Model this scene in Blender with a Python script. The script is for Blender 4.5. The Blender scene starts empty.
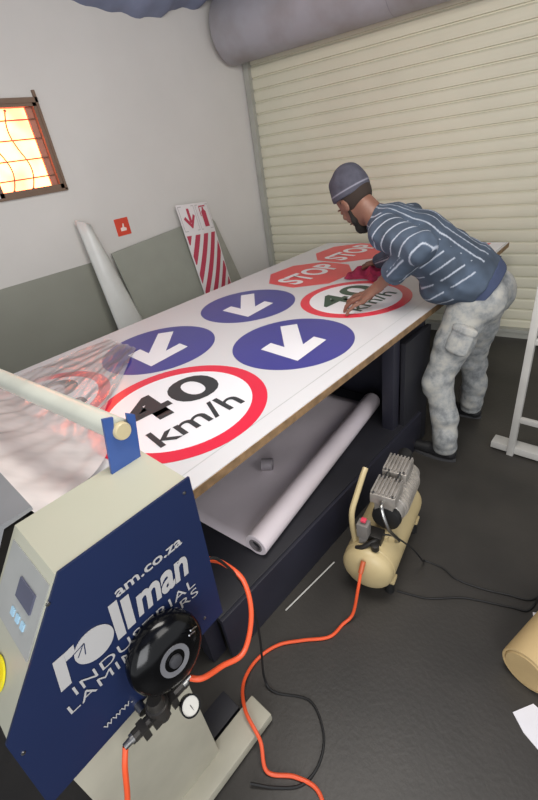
import bpy, bmesh, math, random
import numpy as np
from mathutils import Vector, Matrix
random.seed(4)
SC = bpy.context.scene
COL = SC.collection
PI = math.pi

# ------------------------------------------------------------------ helpers
def lin(h):
    h = h.lstrip('#')
    v = [int(h[i:i+2], 16)/255 for i in (0, 2, 4)]
    return tuple(((c/12.92) if c <= .04045 else ((c+.055)/1.055)**2.4) for c in v) + (1,)

def mat(name, col, rough=.6, metal=0, var=.08, scale=6, bump=0, bscale=40, spec=.5, col2=None, coat=0):
    m = bpy.data.materials.new(name); m.use_nodes = True
    nt = m.node_tree; N = nt.nodes; L = nt.links
    b = N['Principled BSDF']
    b.inputs['Roughness'].default_value = rough
    b.inputs['Metallic'].default_value = metal
    b.inputs['Specular IOR Level'].default_value = spec
    b.inputs['Coat Weight'].default_value = coat
    c = lin(col); tc = N.new('ShaderNodeTexCoord')
    nz = N.new('ShaderNodeTexNoise'); nz.inputs['Scale'].default_value = scale; nz.inputs['Detail'].default_value = 5
    L.new(tc.outputs['Object'], nz.inputs['Vector'])
    rp = N.new('ShaderNodeValToRGB')
    c2 = lin(col2) if col2 else tuple(x*(1-var) for x in c[:3]) + (1,)
    c1 = c if col2 else tuple(min(1, x*(1+var)) for x in c[:3]) + (1,)
    rp.color_ramp.elements[0].position = .35; rp.color_ramp.elements[0].color = c2
    rp.color_ramp.elements[1].position = .65; rp.color_ramp.elements[1].color = c1
    L.new(nz.outputs['Fac'], rp.inputs['Fac']); L.new(rp.outputs['Color'], b.inputs['Base Color'])
    if bump:
        n2 = N.new('ShaderNodeTexNoise'); n2.inputs['Scale'].default_value = bscale; n2.inputs['Detail'].default_value = 4
        L.new(tc.outputs['Object'], n2.inputs['Vector'])
        bp = N.new('ShaderNodeBump'); bp.inputs['Strength'].default_value = bump; bp.inputs['Distance'].default_value = .01
        L.new(n2.outputs['Fac'], bp.inputs['Height']); L.new(bp.outputs['Normal'], b.inputs['Normal'])
    return m

def link(name, me, m, parent=None, smooth=False):
    o = bpy.data.objects.new(name, me); COL.objects.link(o)
    if m is not None: me.materials.append(m)
    if smooth:
        for p in me.polygons: p.use_smooth = True
    if parent is not None:
        o.parent = parent
        o.matrix_parent_inverse = Matrix.Identity(4)
        # geometry is given in world space: shift into the parent's frame
        me.transform(parent_world(parent).inverted())
    return o

WORLD = {}
def parent_world(o):
    m = Matrix.LocRotScale(o.location, o.rotation_euler, o.scale)
    return parent_world(o.parent) @ m if o.parent else m

def build(name, bm, m, parent=None, smooth=False, bevel=0, seg=2):
    if bevel:
        es = [e for e in bm.edges if len(e.link_faces) == 2 and e.calc_face_angle(0) > .5]
        bmesh.ops.bevel(bm, geom=es, offset=bevel, segments=seg, affect='EDGES', profile=.6, clamp_overlap=True)
    bmesh.ops.recalc_face_normals(bm, faces=bm.faces)
    me = bpy.data.meshes.new(name); bm.to_mesh(me); bm.free()
    o = link(name, me, m, parent)
    if smooth or bevel:
        for p in me.polygons: p.use_smooth = True
        try: me.set_sharp_from_angle(angle=math.radians(35))
        except Exception: pass
    return o

def thing(name, label, cat, loc=(0, 0, 0), rz=0, group=None):
    o = bpy.data.objects.new(name, None); COL.objects.link(o)
    o.empty_display_size = .1
    o.location = loc; o.rotation_euler = (0, 0, rz)
    return tag(o, label, cat, group)

def tag(o, label, cat, group=None, kind=None):
    o['label'] = label; o['category'] = cat
    if group: o['group'] = group
    if kind: o['kind'] = kind
    return o

def struct(o):
    o['kind'] = 'structure'; return o

def rebase(o, base):
    """move an unparented mesh's origin to base"""
    o.data.transform(Matrix.Translation(-Vector(base))); o.location = base; return o

def BM(): return bmesh.new()

def box(bm, c, s, rot=None):
    M = Matrix.Translation(c) @ (rot.to_4x4() if rot is not None else Matrix.Identity(4)) @ Matrix.Diagonal((s[0], s[1], s[2], 1))
    bmesh.ops.create_cube(bm, size=1, matrix=M); return bm

def bx(bm, x0, x1, y0, y1, z0, z1):
    return box(bm, ((x0+x1)/2, (y0+y1)/2, (z0+z1)/2), (abs(x1-x0), abs(y1-y0), abs(z1-z0)))

def frame_of(d):
    d = Vector(d).normalized()
    a = Vector((0, 0, 1)) if abs(d.z) < .9 else Vector((1, 0, 0))
    u = d.cross(a).normalized(); v = d.cross(u).normalized()
    return u, v

def cyl(bm, a, b, r0, r1=None, seg=24, caps=True):
    r1 = r0 if r1 is None else r1
    a = Vector(a); b = Vector(b); u, v = frame_of(b-a)
    R0 = [bm.verts.new(a+(u*math.cos(t)+v*math.sin(t))*r0) for t in [2*PI*i/seg for i in range(seg)]]
    R1 = [bm.verts.new(b+(u*math.cos(t)+v*math.sin(t))*r1) for t in [2*PI*i/seg for i in range(seg)]]
    for i in range(seg):
        bm.faces.new((R0[i], R0[(i+1) % seg], R1[(i+1) % seg], R1[i]))
    if caps: bm.faces.new(R0[::-1]); bm.faces.new(R1)
    return bm

def lathe(bm, a, b, prof, seg=28):
    """prof: list of (t along a->b in metres, radius)"""
    a = Vector(a); b = Vector(b); d = (b-a).normalized(); u, v = frame_of(d)
    rings = []
    for t, r in prof:
        if r < 1e-5: rings.append([bm.verts.new(a+d*t)])
        else: rings.append([bm.verts.new(a+d*t+(u*math.cos(q)+v*math.sin(q))*r) for q in [2*PI*i/seg for i in range(seg)]])
    for A, B in zip(rings, rings[1:]):
        for i in range(seg):
            j = (i+1) % seg
            if len(A) == 1 and len(B) > 1: bm.faces.new((A[0], B[j], B[i]))
            elif len(B) == 1 and len(A) > 1: bm.faces.new((A[i], A[j], B[0]))
            elif len(A) > 1: bm.faces.new((A[i], A[j], B[j], B[i]))
    return bm

def catmull(pts, n=8):
    P = [Vector(p) for p in pts]; P = [P[0]*2-P[1]] + P + [P[-1]*2-P[-2]]
    out = []
    for i in range(1, len(P)-2):
        for k in range(n):
            t = k/n; a, b, c, d = P[i-1], P[i], P[i+1], P[i+2]
            out.append(.5*((2*b)+(c-a)*t+(2*a-5*b+4*c-d)*t*t+(3*b-a-3*c+d)*t**3))
    out.append(P[-2]); return out

def tube(bm, pts, r, seg=10, n=8, smooth=True):
    P = catmull(pts, n) if smooth else [Vector(p) for p in pts]
    T = [(P[min(i+1, len(P)-1)]-P[max(i-1, 0)]).normalized() for i in range(len(P))]
    u, v = frame_of(T[0]); rings = []
    for i, p in enumerate(P):
        u = (u - T[i]*u.dot(T[i])).normalized(); v = T[i].cross(u)
        rr = r(i/(len(P)-1)) if callable(r) else r
        rings.append([bm.verts.new(p+(u*math.cos(q)+v*math.sin(q))*rr) for q in [2*PI*k/seg for k in range(seg)]])
    for A, B in zip(rings, rings[1:]):
        for k in range(seg): bm.faces.new((A[k], A[(k+1) % seg], B[(k+1) % seg], B[k]))
    bm.faces.new(rings[0][::-1]); bm.faces.new(rings[-1])
    return bm

def prism(bm, poly, O, U, V, depth):
    """extrude 2D polygon (u,v) placed at O with axes U,V, along U x V by depth"""
    O = Vector(O); U = Vector(U); V = Vector(V); W = U.cross(V).normalized()*depth
    a = [bm.verts.new(O+U*p[0]+V*p[1]) for p in poly]; b = [bm.verts.new(O+U*p[0]+V*p[1]+W) for p in poly]
    n = len(poly)
    for i in range(n): bm.faces.new((a[i], a[(i+1) % n], b[(i+1) % n], b[i]))
    bm.faces.new(a[::-1]); bm.faces.new(b); return bm

def annulus(bm, c, r0, r1, z, h, seg=72):
    vs = []
    for r in (r0, r1):
        for zz in (z, z+h):
            vs.append([bm.verts.new((c[0]+r*math.cos(2*PI*i/seg), c[1]+r*math.sin(2*PI*i/seg), zz)) for i in range(seg)])
    a, b, d, e = vs
    for i in range(seg):
        j = (i+1) % seg
        bm.faces.new((b[i], e[i], e[j], b[j])); bm.faces.new((a[i], a[j], d[j], d[i]))
        bm.faces.new((d[i], d[j], e[j], e[i])); bm.faces.new((a[i], b[i], b[j], a[j]))
    return bm

def text_mesh(name, s, m, parent, O, U, V, height, width=None, depth=.0006, offset=0.0, shear=0.0, align='LEFT', spacing=1.0):
    """writing laid in the plane O + u*U + v*V; height = cap height"""
    cu = bpy.data.curves.new(name, 'FONT'); cu.body = s; cu.size = 1; cu.offset = offset; cu.shear = shear
    cu.space_character = spacing
    cu.align_x = 'LEFT'; cu.resolution_u = 5; cu.extrude = 0
    o = bpy.data.objects.new(name, cu); COL.objects.link(o)
    bpy.context.view_layer.update()
    me = bpy.data.meshes.new_from_object(o.evaluated_get(bpy.context.evaluated_depsgraph_get()))
    bpy.data.objects.remove(o); bpy.data.curves.remove(cu)
    n = len(me.vertices); co = np.empty(n*3); me.vertices.foreach_get('co', co); co = co.reshape(-1, 3)
    x0, x1 = co[:, 0].min(), co[:, 0].max(); sy = height/.69
    sx = width/(x1-x0) if width else sy
    X = (co[:, 0]-x0)*sx; Y = co[:, 1]*sy
    if align == 'CENTER': X -= (X.max()+X.min())/2
    O = np.array(O, float); U = np.array(U, float); V = np.array(V, float); W = np.cross(U, V)
    me.vertices.foreach_set('co', (O+X[:, None]*U+Y[:, None]*V+W*depth).ravel()); me.update()
    me.materials.clear()
    return link(name, me, m, parent)

# ------------------------------------------------------------------ camera
fpx = 424.0
def cam_axes():
    V = np.array([115., 708., fpx]); V /= np.linalg.norm(V); up = -V
    y = np.array([481., -338., fpx]); y -= y.dot(up)*up; y /= np.linalg.norm(y)
    x = np.cross(y, up)
    return np.array([x, y, up])          # rows: world axes seen from the camera (x right, y down, z forward)
R = cam_axes()
CAMZ = 1.8
cam_d = bpy.data.cameras.new('camera'); cam = bpy.data.objects.new('camera', cam_d); COL.objects.link(cam)
M = Matrix(((R[0][0], -R[0][1], -R[0][2], 0), (R[1][0], -R[1][1], -R[1][2], 0), (R[2][0], -R[2][1], -R[2][2], CAMZ), (0, 0, 0, 1)))
cam.matrix_world = M
cam_d.sensor_fit = 'VERTICAL'; cam_d.sensor_height = 36; cam_d.lens = fpx/800*36
cam_d.clip_start = .02
SC.camera = cam
SC.view_settings.view_transform = 'Standard'
SC.view_settings.look = 'None'
SC.view_settings.exposure = 0.0

# ------------------------------------------------------------------ materials
M_wall = mat('plaster_wall', '#cfccc7', .85, var=.03, scale=1.5, bump=.15, bscale=12)
M_ceil = mat('blue_grey_ceiling', '#7e86a0', .8, var=.12, scale=4, bump=.3, bscale=9)
M_floor = mat('dark_floor', '#3a3733', .45, var=.1, scale=2.2, col2='#2d2b28', bump=.08, bscale=60)
M_shut = mat('cream_shutter', '#d3cfba', .5, var=.03, scale=2)
M_coil = mat('grey_coil', '#a3a1a8', .55, scale=2.5, col2='#8d8786')
M_guide = mat('guide', '#a5a59c', .5)
M_ply = mat('plywood_edge', '#84694a', .8, var=.25, scale=20)
M_white = mat('white_vinyl', '#d8d8da', .27, var=.01, scale=1.5, spec=.6)
M_dark = mat('dark_board', '#1f1f25', .55, var=.15, scale=4)
M_navy = mat('navy_board', '#24242f', .5, var=.12, scale=3)
M_blue = mat('sign_blue', '#444390', .3, var=.02)
M_red = mat('sign_red', '#e02a45', .3, var=.02)
M_stop = mat('stop_red', '#e4404a', .3, var=.02)
M_black = mat('print_black', '#33373a', .55, var=.04)
M_swhite = mat('sign_white', '#eeeef2', .3, var=.01)
M_pblue = mat('panel_blue', '#152347', .45, var=.05, scale=3)
M_cream = mat('machine_cream', '#b4b3a0', .45, var=.02, scale=3)
M_grey = mat('guard_grey', '#7d7e80', .45, var=.05)
M_print = mat('panel_print', '#aeacaa', .5, var=.02)
M_gloss = mat('gloss_black', '#060607', .16, var=.1, spec=.35)
M_steel = mat('steel', '#9b9a97', .3, 1, var=.1, scale=20)
M_alu = mat('cast_aluminium', '#b4aea6', .42, .55, var=.15, scale=25)
M_rubber = mat('rubber', '#151515', .6)
M_orange = mat('orange_hose', '#e4582f', .4, var=.05)
M_tank = mat('tank_cream', '#bba97e', .42, var=.06, scale=8)
M_light = mat('light_grey_paint', '#b5b3ae', .5)

# ------------------------------------------------------------------ setting
fl = BM(); bx(fl, -3.9, 3.2, -3.0, 5.4, -.1, 0)
struct(build('floor', fl, M_floor))

WX = -3.57
wl = BM()
wy0, wy1, wz0, wz1 = 1.14, 1.60, 1.745, 2.29
bx(wl, WX-.18, WX, -3.0, wy0, 0, 3.15); bx(wl, WX-.18, WX, wy1, 3.9, 0, 3.15)
bx(wl, WX-.18, WX, wy0, wy1, 0, wz0); bx(wl, WX-.18, WX, wy0, wy1, wz1, 3.15)
struct(build('wall_left', wl, M_wall))

# back wall holding the shutter: runs at a slight angle to the table
S0 = Vector((-1.915, 3.905, 0)); SD = Vector((.99149, .13015, 0)); SN = Vector((.13015, -.99149, 0))   # SN faces the room
def sh(s, d, z): return S0 + SD*s + SN*d + Vector((0, 0, z))
sL = (WX - S0.x)/SD.x
wb = BM()
def sbox(bm, s0, s1, d0, d1, z0, z1):
    vs = [bm.verts.new(sh(s, d, z)) for s in (s0, s1) for d in (d0, d1) for z in (z0, z1)]
    for f in ((0, 1, 3, 2), (4, 6, 7, 5), (0, 4, 5, 1), (2, 3, 7, 6), (0, 2, 6, 4), (1, 5, 7, 3)): bm.faces.new([vs[i] for i in f])
    return bm
sbox(wb, sL-.1, 4.6, -.3, -.12, 0, 3.15)
struct(build('wall_back', wb, M_wall))

# ceiling: blue-grey lining, sagging in ragged lobes where it meets the left wall
ce = BM()
lob = [(-3, 2.96), (1.2, 2.95), (1.7, 2.90), (1.94, 2.85), (2.1, 2.845), (2.3, 2.81), (2.5, 2.80), (2.64, 2.775), (2.78, 2.80), (2.86, 2.79), (2.95, 2.85), (3.1, 2.87), (3.25, 2.87), (3.36, 2.94), (3.5, 2.965), (3.9, 2.97), (5.4, 3.0)]
ys = np.concatenate([np.linspace(-3, 1.2, 8), np.linspace(1.3, 3.7, 60), np.linspace(3.8, 5.4, 6)])
xs = np.concatenate([np.linspace(-3.6, -2.9, 12), np.linspace(-2.7, 3.2, 10)])
gr = []
for y in ys:
    zz = np.interp(y, [l[0] for l in lob], [l[1] for l in lob]) + .006*math.sin(y*31)
    row = []
    for x in xs:
        k = min(1, max(0, (x-xs[0])/.6)); k = k*k*(3-2*k)
        row.append(ce.verts.new((x, y, zz*(1-k)+3.02*k)))
    gr.append(row)
for a, b in zip(gr, gr[1:]):
    for i in range(len(xs)-1): ce.faces.new((a[i], a[i+1], b[i+1], b[i]))
top = BM(); bx(top, -3.9, 3.2, -3.0, 5.4, 3.12, 3.16)
me_ = bpy.data.meshes.new('t'); top.to_mesh(me_); top.free(); ce.from_mesh(me_)
struct(build('ceiling', ce, M_ceil, smooth=True))

# window: frame, burglar bars, warm bright pane
wf = BM()
for (a, b, c, d) in ((wy0, wy1, wz0, wz0+.03), (wy0, wy1, wz1-.03, wz1)): bx(wf, WX-.06, WX+.012, a, b, c, d)
bx(wf, WX-.06, WX+.012, wy0, wy0+.025, wz0, wz1); bx(wf, WX-.06, WX+.012, wy1-.025, wy1, wz0, wz1)
bx(wf, WX-.005, WX+.02, wy1+.0, wy1+.018, wz0-.01, wz1+.06); bx(wf, WX-.005, WX+.02, wy0-.02, wy1+.018, wz0-.018, wz0-.0)
bx(wf, WX-.005, WX+.02, wy0-.02, wy1+.02, wz1-.01, wz1+.02)
M_frame = mat('window_brown', '#76604f', .6)
win = build('window_1', wf, M_frame); struct(win)
for z in (2.19, 2.075, 1.955, 1.84):
    b = BM(); tube(b, [(WX-.02, wy0, z), (WX-.02, wy1, z)], .0045, smooth=False); build('window_bar', b, M_frame, win)
for y in (1.25, 1.385, 1.51) if False else (1.25, 1.385):
    b = BM(); pts = [(WX-.012, y+.035*math.sin((z-1.78)/.23*PI)*(1 if z < 2.02 else .8), z) for z in np.linspace(1.775, 2.245, 13)]
    tube(b, pts, .0045, n=4)
    for p in (pts[0], pts[-1]): lathe(b, Vector(p)-Vector((0, 0, .008)), Vector(p)+Vector((0, 0, .01)), [(0, 0), (.003, .008), (.008, .01), (.013, .008), (.016, 0)], 10)
    build('window_bar', b, M_frame, win, smooth=True)
mg = bpy.data.materials.new('bright_pane'); mg.use_nodes = True
nt = mg.node_tree; b_ = nt.nodes['Principled BSDF']
tcn = nt.nodes.new('ShaderNodeTexCoord'); nzn = nt.nodes.new('ShaderNodeTexNoise'); nzn.inputs['Scale'].default_value = 5
rpn = nt.nodes.new('ShaderNodeValToRGB'); rpn.color_ramp.elements[0].color = (.60, .060, .028, 1); rpn.color_ramp.elements[1].color = (1, .17, .055, 1)
rpn.color_ramp.elements[0].position = .3; rpn.color_ramp.elements[1].position = .56
nt.links.new(tcn.outputs['Object'], nzn.inputs['Vector']); nt.links.new(nzn.outputs['Fac'], rpn.inputs['Fac'])
nt.links.new(rpn.outputs['Color'], b_.inputs['Emission Color']); b_.inputs['Emission Strength'].default_value = 14
b_.inputs['Base Color'].default_value = lin('#c0a080')
pn = BM(); bx(pn, WX-.055, WX-.045, wy0, wy1, wz0, wz1); build('window_pane', pn, mg, win)
rv = BM(); bx(rv, WX-.045, WX-.03, wy1-.07, wy1-.02, wz0+.02, wz1-.02); build('window_stay', rv, mat('stay', '#b07a66', .6), win)

# grey dado painted along the left wall up to a leaning board
dd = BM(); bx(dd, WX, WX+.004, -3.0, 1.72, 0, 1.185)
struct(build('trim_1', dd, mat('dado_grey', '#8f9085', .7, var=.03, scale=3)))

# roller shutter: slats, guide, bottom rail, coil housing
NS = 26; PITCH = .0965
sl = BM(); s0, s1 = sL+.06, 4.4
prof = []
for k in range(NS):
    z = .06 + k*PITCH
    prof += [(-.006, z), (-.006, z+.005), (.010, z+.009), (.0125, z+.030), (.013, z+.055), (.0115, z+.080), (.004, z+.0905), (-.006, z+.0935)]
prev = None
for d, z in prof:
    cur = (sl.verts.new(sh(s0, d-.06, z)), sl.verts.new(sh(s1, d-.06, z)))
    if prev: sl.faces.new((prev[0], prev[1], cur[1], cur[0]))
    prev = cur
shutter = thing('roller_shutter', 'cream slatted roller shutter closing the whole back opening', 'shutter', sh(1, 0, 0))
build('slat_curtain', sl, M_shut, shutter)
g = BM(); sbox(g, s0-.045, s0+.012, -.1, .0, 0, 2.52); build('guide_rail', g, M_guide, shutter, bevel=.004)
g = BM(); sbox(g, s0+.01, 1.23, -.07, .015, .055, .085); sbox(g, s0+.01, 1.2, -.06, .0, .0, .055); build('bottom_rail', g, M_guide, shutter, bevel=.004)
g = BM(); sbox(g, 1.16, 1.23, -.04, .035, .03, .12); build('lock', g, M_dark, shutter, bevel=.005)
co = BM(); CZ, CD, CR = 2.73, .17, .255
a = sh(sL+.02, CD, CZ); b = sh(4.4, CD, CZ)
lathe(co, a, b, [(0, 0), (0, CR-.02), (.02, CR), ((b-a).length, CR), ((b-a).length, 0)], 48)
coil = build('coil_cover', co, M_coil, shutter, smooth=True)
g = BM(); sbox(g, sL+.03, s0-.01, -.05, .10, 2.50, 2.62); build('coil_bracket', g, M_coil, shutter, bevel=.01)
m_seam = mat('seam', '#8f8d92', .6)
for k in range(1, 5):
    g = BM(); p = sh(-.9+k*.8, CD, CZ); q = p+SD*.006; cyl(g, p, q, CR+.0015, seg=48, caps=False); build('cover_seam', g, m_seam, coil)

# ------------------------------------------------------------------ things against the left wall
def slab_obj(name, pts, th, m, label, cat, n=(1, 0, 0)):
    """thin board whose front face runs through the given corners"""
    bm = BM(); n = Vector(n).normalized()
    a = [bm.verts.new(Vector(p)) for p in pts]; b = [bm.verts.new(Vector(p)-n*th) for p in pts]
    k = len(pts)
    bm.faces.new(a); bm.faces.new(b[::-1])
    for i in range(k): bm.faces.new((a[i], b[i], b[(i+1) % k], a[(i+1) % k]))
    o = build(name, bm, m); rebase(o, tuple(sum((Vector(p) for p in pts), Vector())/k))
    return tag(o, label, cat)
slab_obj('grey_board', [(-3.52, 1.78, 1.215), (-3.52, 2.56, 1.275), (-3.27, 2.58, .0), (-3.27, 1.84, .0)], .012, mat('board_grey', '#93958a', .6, var=.03),
         'plain grey board leaning against the white wall behind the striped sign', 'board')
slab_obj('offcut_board', [(-3.46, 2.86, 1.30), (-3.46, 2.91, 1.24), (-3.40, 3.10, .55), (-3.33, 3.12, .0), (-3.33, 2.8, 0)], .01, mat('offcut', '#96958a', .6),
         'narrow grey offcut board leaning to the right of the red striped sign', 'board')
# curled translucent sheet
ps = BM(); rows = []
for k in range(15):
    t = k/14; z = 1.52*(1-t); xb = -3.50+.24*t
    y0_ = 1.56-.02*t; w = .10+.25*t
    row = []
    for i in range(13):
        u = i/12; row.append(ps.verts.new((xb+.045*math.sin(u*PI)*(1-.3*t)+.02*u, y0_+w*u, z-.05*u*(1-t))))
    rows.append(row)
for a, b in zip(rows, rows[1:]):
    for i in range(12): ps.faces.new((a[i], b[i], b[i+1], a[i+1]))
o = build('plastic_sheet', ps, mat('milky_plastic', '#cfd0cb', .3, var=.04), smooth=True)
md = o.modifiers.new('s', 'SOLIDIFY'); md.thickness = .003
tag(o, 'curled milky white plastic sheet leaning upright between the grey dado and grey board', 'plastic sheet')

# striped fire extinguisher location sign (leaning, slightly bowed)
sg = thing('fire_extinguisher_sign', 'tall white sign with red arrow, extinguisher symbol and red diagonal stripes leaning on wall', 'sign', (-3.40, 2.68, 0))
def spt(u, v, d=0):   # u across 0..1 , v up 0..1 ; bowed
    z = 1.46*v; x = -3.28-.20*v
    y = 2.50+.37*u+.05*(1-v)
    return Vector((x+.02*math.sin(u*PI)+d, y, z-.03*u))
def spatch(name, u0, u1, v0, v1, m, d, n=8):
    bm = BM(); G = [[bm.verts.new(spt(u0+(u1-u0)*i/n, v0+(v1-v0)*j/n, d)) for i in range(n+1)] for j in range(n+1)]
    for a, b in zip(G, G[1:]):
        for i in range(n): bm.faces.new((a[i], a[i+1], b[i+1], b[i]))
    return build(name, bm, m, sg, smooth=True)
M_sw = mat('sign_board_white', '#dcd7d6', .5, var=.02); M_sr = mat('sign_board_red', '#b2394f', .5, var=.03)
bm = BM()
G = [[[bm.verts.new(spt(i/8, j/10, d)) for i in range(9)] for j in range(11)] for d in (0, -.006)]
for L_, fl_ in ((G[0], False), (G[1], True)):
    for a, b in zip(L_, L_[1:]):
        for i in range(8):
            q = (a[i], a[i+1], b[i+1], b[i]); bm.faces.new(q[::-1] if fl_ else q)
def rim(A, B):
    for i in range(len(A)-1): bm.faces.new((A[i], A[i+1], B[i+1], B[i]))
rim(G[0][0], G[1][0]); rim(G[0][-1], G[1][-1]); rim([r[0] for r in G[0]], [r[0] for r in G[1]]); rim([r[-1] for r in G[0]], [r[-1] for r in G[1]])
build('sign_board', bm, M_sw, sg, smooth=False)
def spoly(name, polys, m, d=.002):
    bm = BM()
    for poly in polys: bm.faces.new([bm.verts.new(spt(u, v, d)) for u, v in poly])
    return build(name, bm, m, sg)
for k in range(-1, 12):
    run = []
    for v in np.linspace(.0, .815, 60):
        u0 = k*.265+.02+(v-.815)*2.0-.55*(v-.815)**2; a_, b_ = max(.03, u0), min(.97, u0+.15)
        if b_ > a_+.002: run.append((v, a_, b_))
    if len(run) > 1 and run[-1][0] > .3: spoly('red_stripe', [[(a_, v), (b_, v), (b2, v2), (a2, v2)] for (v, a_, b_), (v2, a2, b2) in zip(run, run[1:])], M_sr)
fr = []
def frm(u0, u1, v0, v1, w=.012, wv=.004):
    return [[(u0, v0), (u1, v0), (u1, v0+wv), (u0, v0+wv)], [(u0, v1-wv), (u1, v1-wv), (u1, v1), (u0, v1)], [(u0, v0), (u0+w, v0), (u0+w, v1), (u0, v1)], [(u1-w, v0), (u1, v0), (u1, v1), (u1-w, v1)]]
spoly('panel_outline', frm(.03, .48, .84, .99)+frm(.53, .97, .84, .99), mat('outline', '#a9a3a3', .5))
spoly('arrow_symbol', [[(.24, .975), (.31, .975), (.31, .89), (.24, .89)], [(.10, .915), (.155, .93), (.30, .875), (.265, .855)], [(.44, .93), (.39, .94), (.25, .875), (.28, .855)]], M_sr, .003)
spoly('extinguisher_symbol', [[(.68, .855), (.84, .855), (.84, .945), (.80, .957), (.72, .957), (.68, .945)], [(.73, .957), (.79, .957), (.79, .972), (.73, .972)], [(.64, .975), (.86, .975), (.86, .983), (.64, .983)], [(.63, .92), (.655, .92), (.655, .975), (.63, .975)]], M_sr, .003)

# small red poster
po = thing('wall_notice', 'small square red notice with white symbol on the white wall', 'notice', (WX, 1.98, 1.385))
bm = BM(); bx(bm, WX, WX+.003, 1.915, 2.045, 1.32, 1.455); build('backing', bm, mat('poster_red', '#d0462f', .5), po)
bm = BM(); prism(bm, [(1.955, 1.355), (2.005, 1.355), (2.012, 1.372), (1.99, 1.385), (1.995, 1.41), (1.985, 1.415), (1.975, 1.385), (1.955, 1.38)], (WX+.004, 0, 0), (0, 1, 0), (0, 0, 1), .001)
build('symbol', bm, mat('poster_mark', '#ecd9cf', .5), po)

# ------------------------------------------------------------------ table
TX0, TX1, TY0, TY1, TZ = -2.63, -.955, .33, 3.72, .895
tb = thing('work_table', 'long plywood topped work table covered in white sheeting', 'table', (-1.8, 2.0, 0))
SLX = (3.86-3.69)/1.6
bm = BM()
def tpoly(x0, x1, y0, yl, yr): return [(x0, y0), (x1, y0), (x1, 2.4), (x1-.07, yr), (x0, yl)]
prism(bm, tpoly(TX0, TX1, TY0, 3.60, 3.79), (0, 0, TZ-.034), (1, 0, 0), (0, 1, 0), .034); build('tabletop', bm, M_ply, tb, bevel=.002)
bm = BM(); bx(bm, TX0+.05, TX1-.55, .7, 3.4, TZ-.11, TZ-.036); build('apron', bm, M_dark, tb)
for (x, y) in ((-1.03, 1.92), (-1.03, 3.5), (-2.5, .75), (-2.5, 3.4), (-1.03, .42)):
    bm = BM(); bx(bm, x-.035, x+.035, y-.035, y+.035, 0, TZ-.035); build('leg', bm, M_navy, tb, bevel=.004)
bm = BM(); bx(bm, -2.45, -.96, .45, 2.16, .225, .262); build('shelf', bm, M_dark, tb, bevel=.003)
bm = BM(); bx(bm, -.965, -.945, .45, 2.16, 0.0, .255); build('plinth_board', bm, M_navy, tb, bevel=.002)
bm = BM(); bx(bm, -2.4, -1.0, 2.24, 2.27, 0.0, TZ-.035); build('end_board', bm, M_navy, tb)
bm = BM(); bx(bm, -.99, -.965, 1.96, 2.27, 0.0, TZ-.1); build('side_board', bm, M_dark, tb)
bm = BM(); bx(bm, -1.75, -1.73, .7, 2.24, .262, TZ-.035); build('back_board', bm, M_navy, tb)

# white sheet over the top
bm = BM(); prism(bm, tpoly(TX0+.004, TX1-.004, TY0, 3.596, 3.786), (0, 0, TZ), (1, 0, 0), (0, 1, 0), .004)
st = thing('white_cover_sheet', 'glossy white vinyl sheet covering the whole work table top', 'sheet', (-1.8, 2.0, TZ))
build('sheet', bm, M_white, st)
bm = BM(); bx(bm, -1.045, -1.041, .4, 3.7, TZ+.004, TZ+.0044); build('cutting_line', bm, mat('grey_line', '#b4b6b6', .5), st)
Z0 = TZ+.0046

def disc(bm, c, r, z, h=.0006, seg=72):
    return cyl(bm, (c[0], c[1], z), (c[0], c[1], z+h), r, seg=seg)
def arrow_sign(c, r, label, ang=-PI/4):
    t = thing('round_arrow_sign', label, 'sign', (c[0], c[1], Z0), group='blue arrow sign prints on the table')
    bm = BM(); disc(bm, c, r, Z0); build('blue_disc', bm, M_blue, t)
    d = Vector((math.cos(ang), math.sin(ang), 0)); n = Vector((-d.y, d.x, 0)); s = r/.32
    # arrow: shaft then head
    P = [(-.235, .042), (.055, .042), (.055-.065, .105), (.055+.0, .165), (.245, .0), (.055, -.165), (-.01, -.105), (.055, -.042), (-.235, -.042)]
    P = [(-.235, .048), (.06, .048), (-.02, .115), (.045, .17), (.24, .0), (.045, -.17), (-.02, -.115), (.06, -.048), (-.235, -.048)]
    bm = BM(); prism(bm, [(p[0]*s, -p[1]*s) for p in P][::-1], (c[0], c[1], Z0+.0008), d, -n, -.0005) if False else None
    vs = [bm.verts.new(Vector((c[0], c[1], Z0+.0012))+d*p[0]*s+n*p[1]*s) for p in P]
    bm.faces.new(vs); bmesh.ops.triangulate(bm, faces=bm.faces)
    build('white_arrow', bm, M_swhite, t)
arrow_sign((-2.075, 1.155), .325, 'blue round arrow sign beside the largest 40 km/h print, half in orange glare')
arrow_sign((-2.09, 1.905), .325, 'blue round arrow sign nearest the red STOP octagon at the wall side')
arrow_sign((-1.405, 1.555), .325, 'blue round arrow sign at the front table edge, between the two 40 km/h prints')

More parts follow.
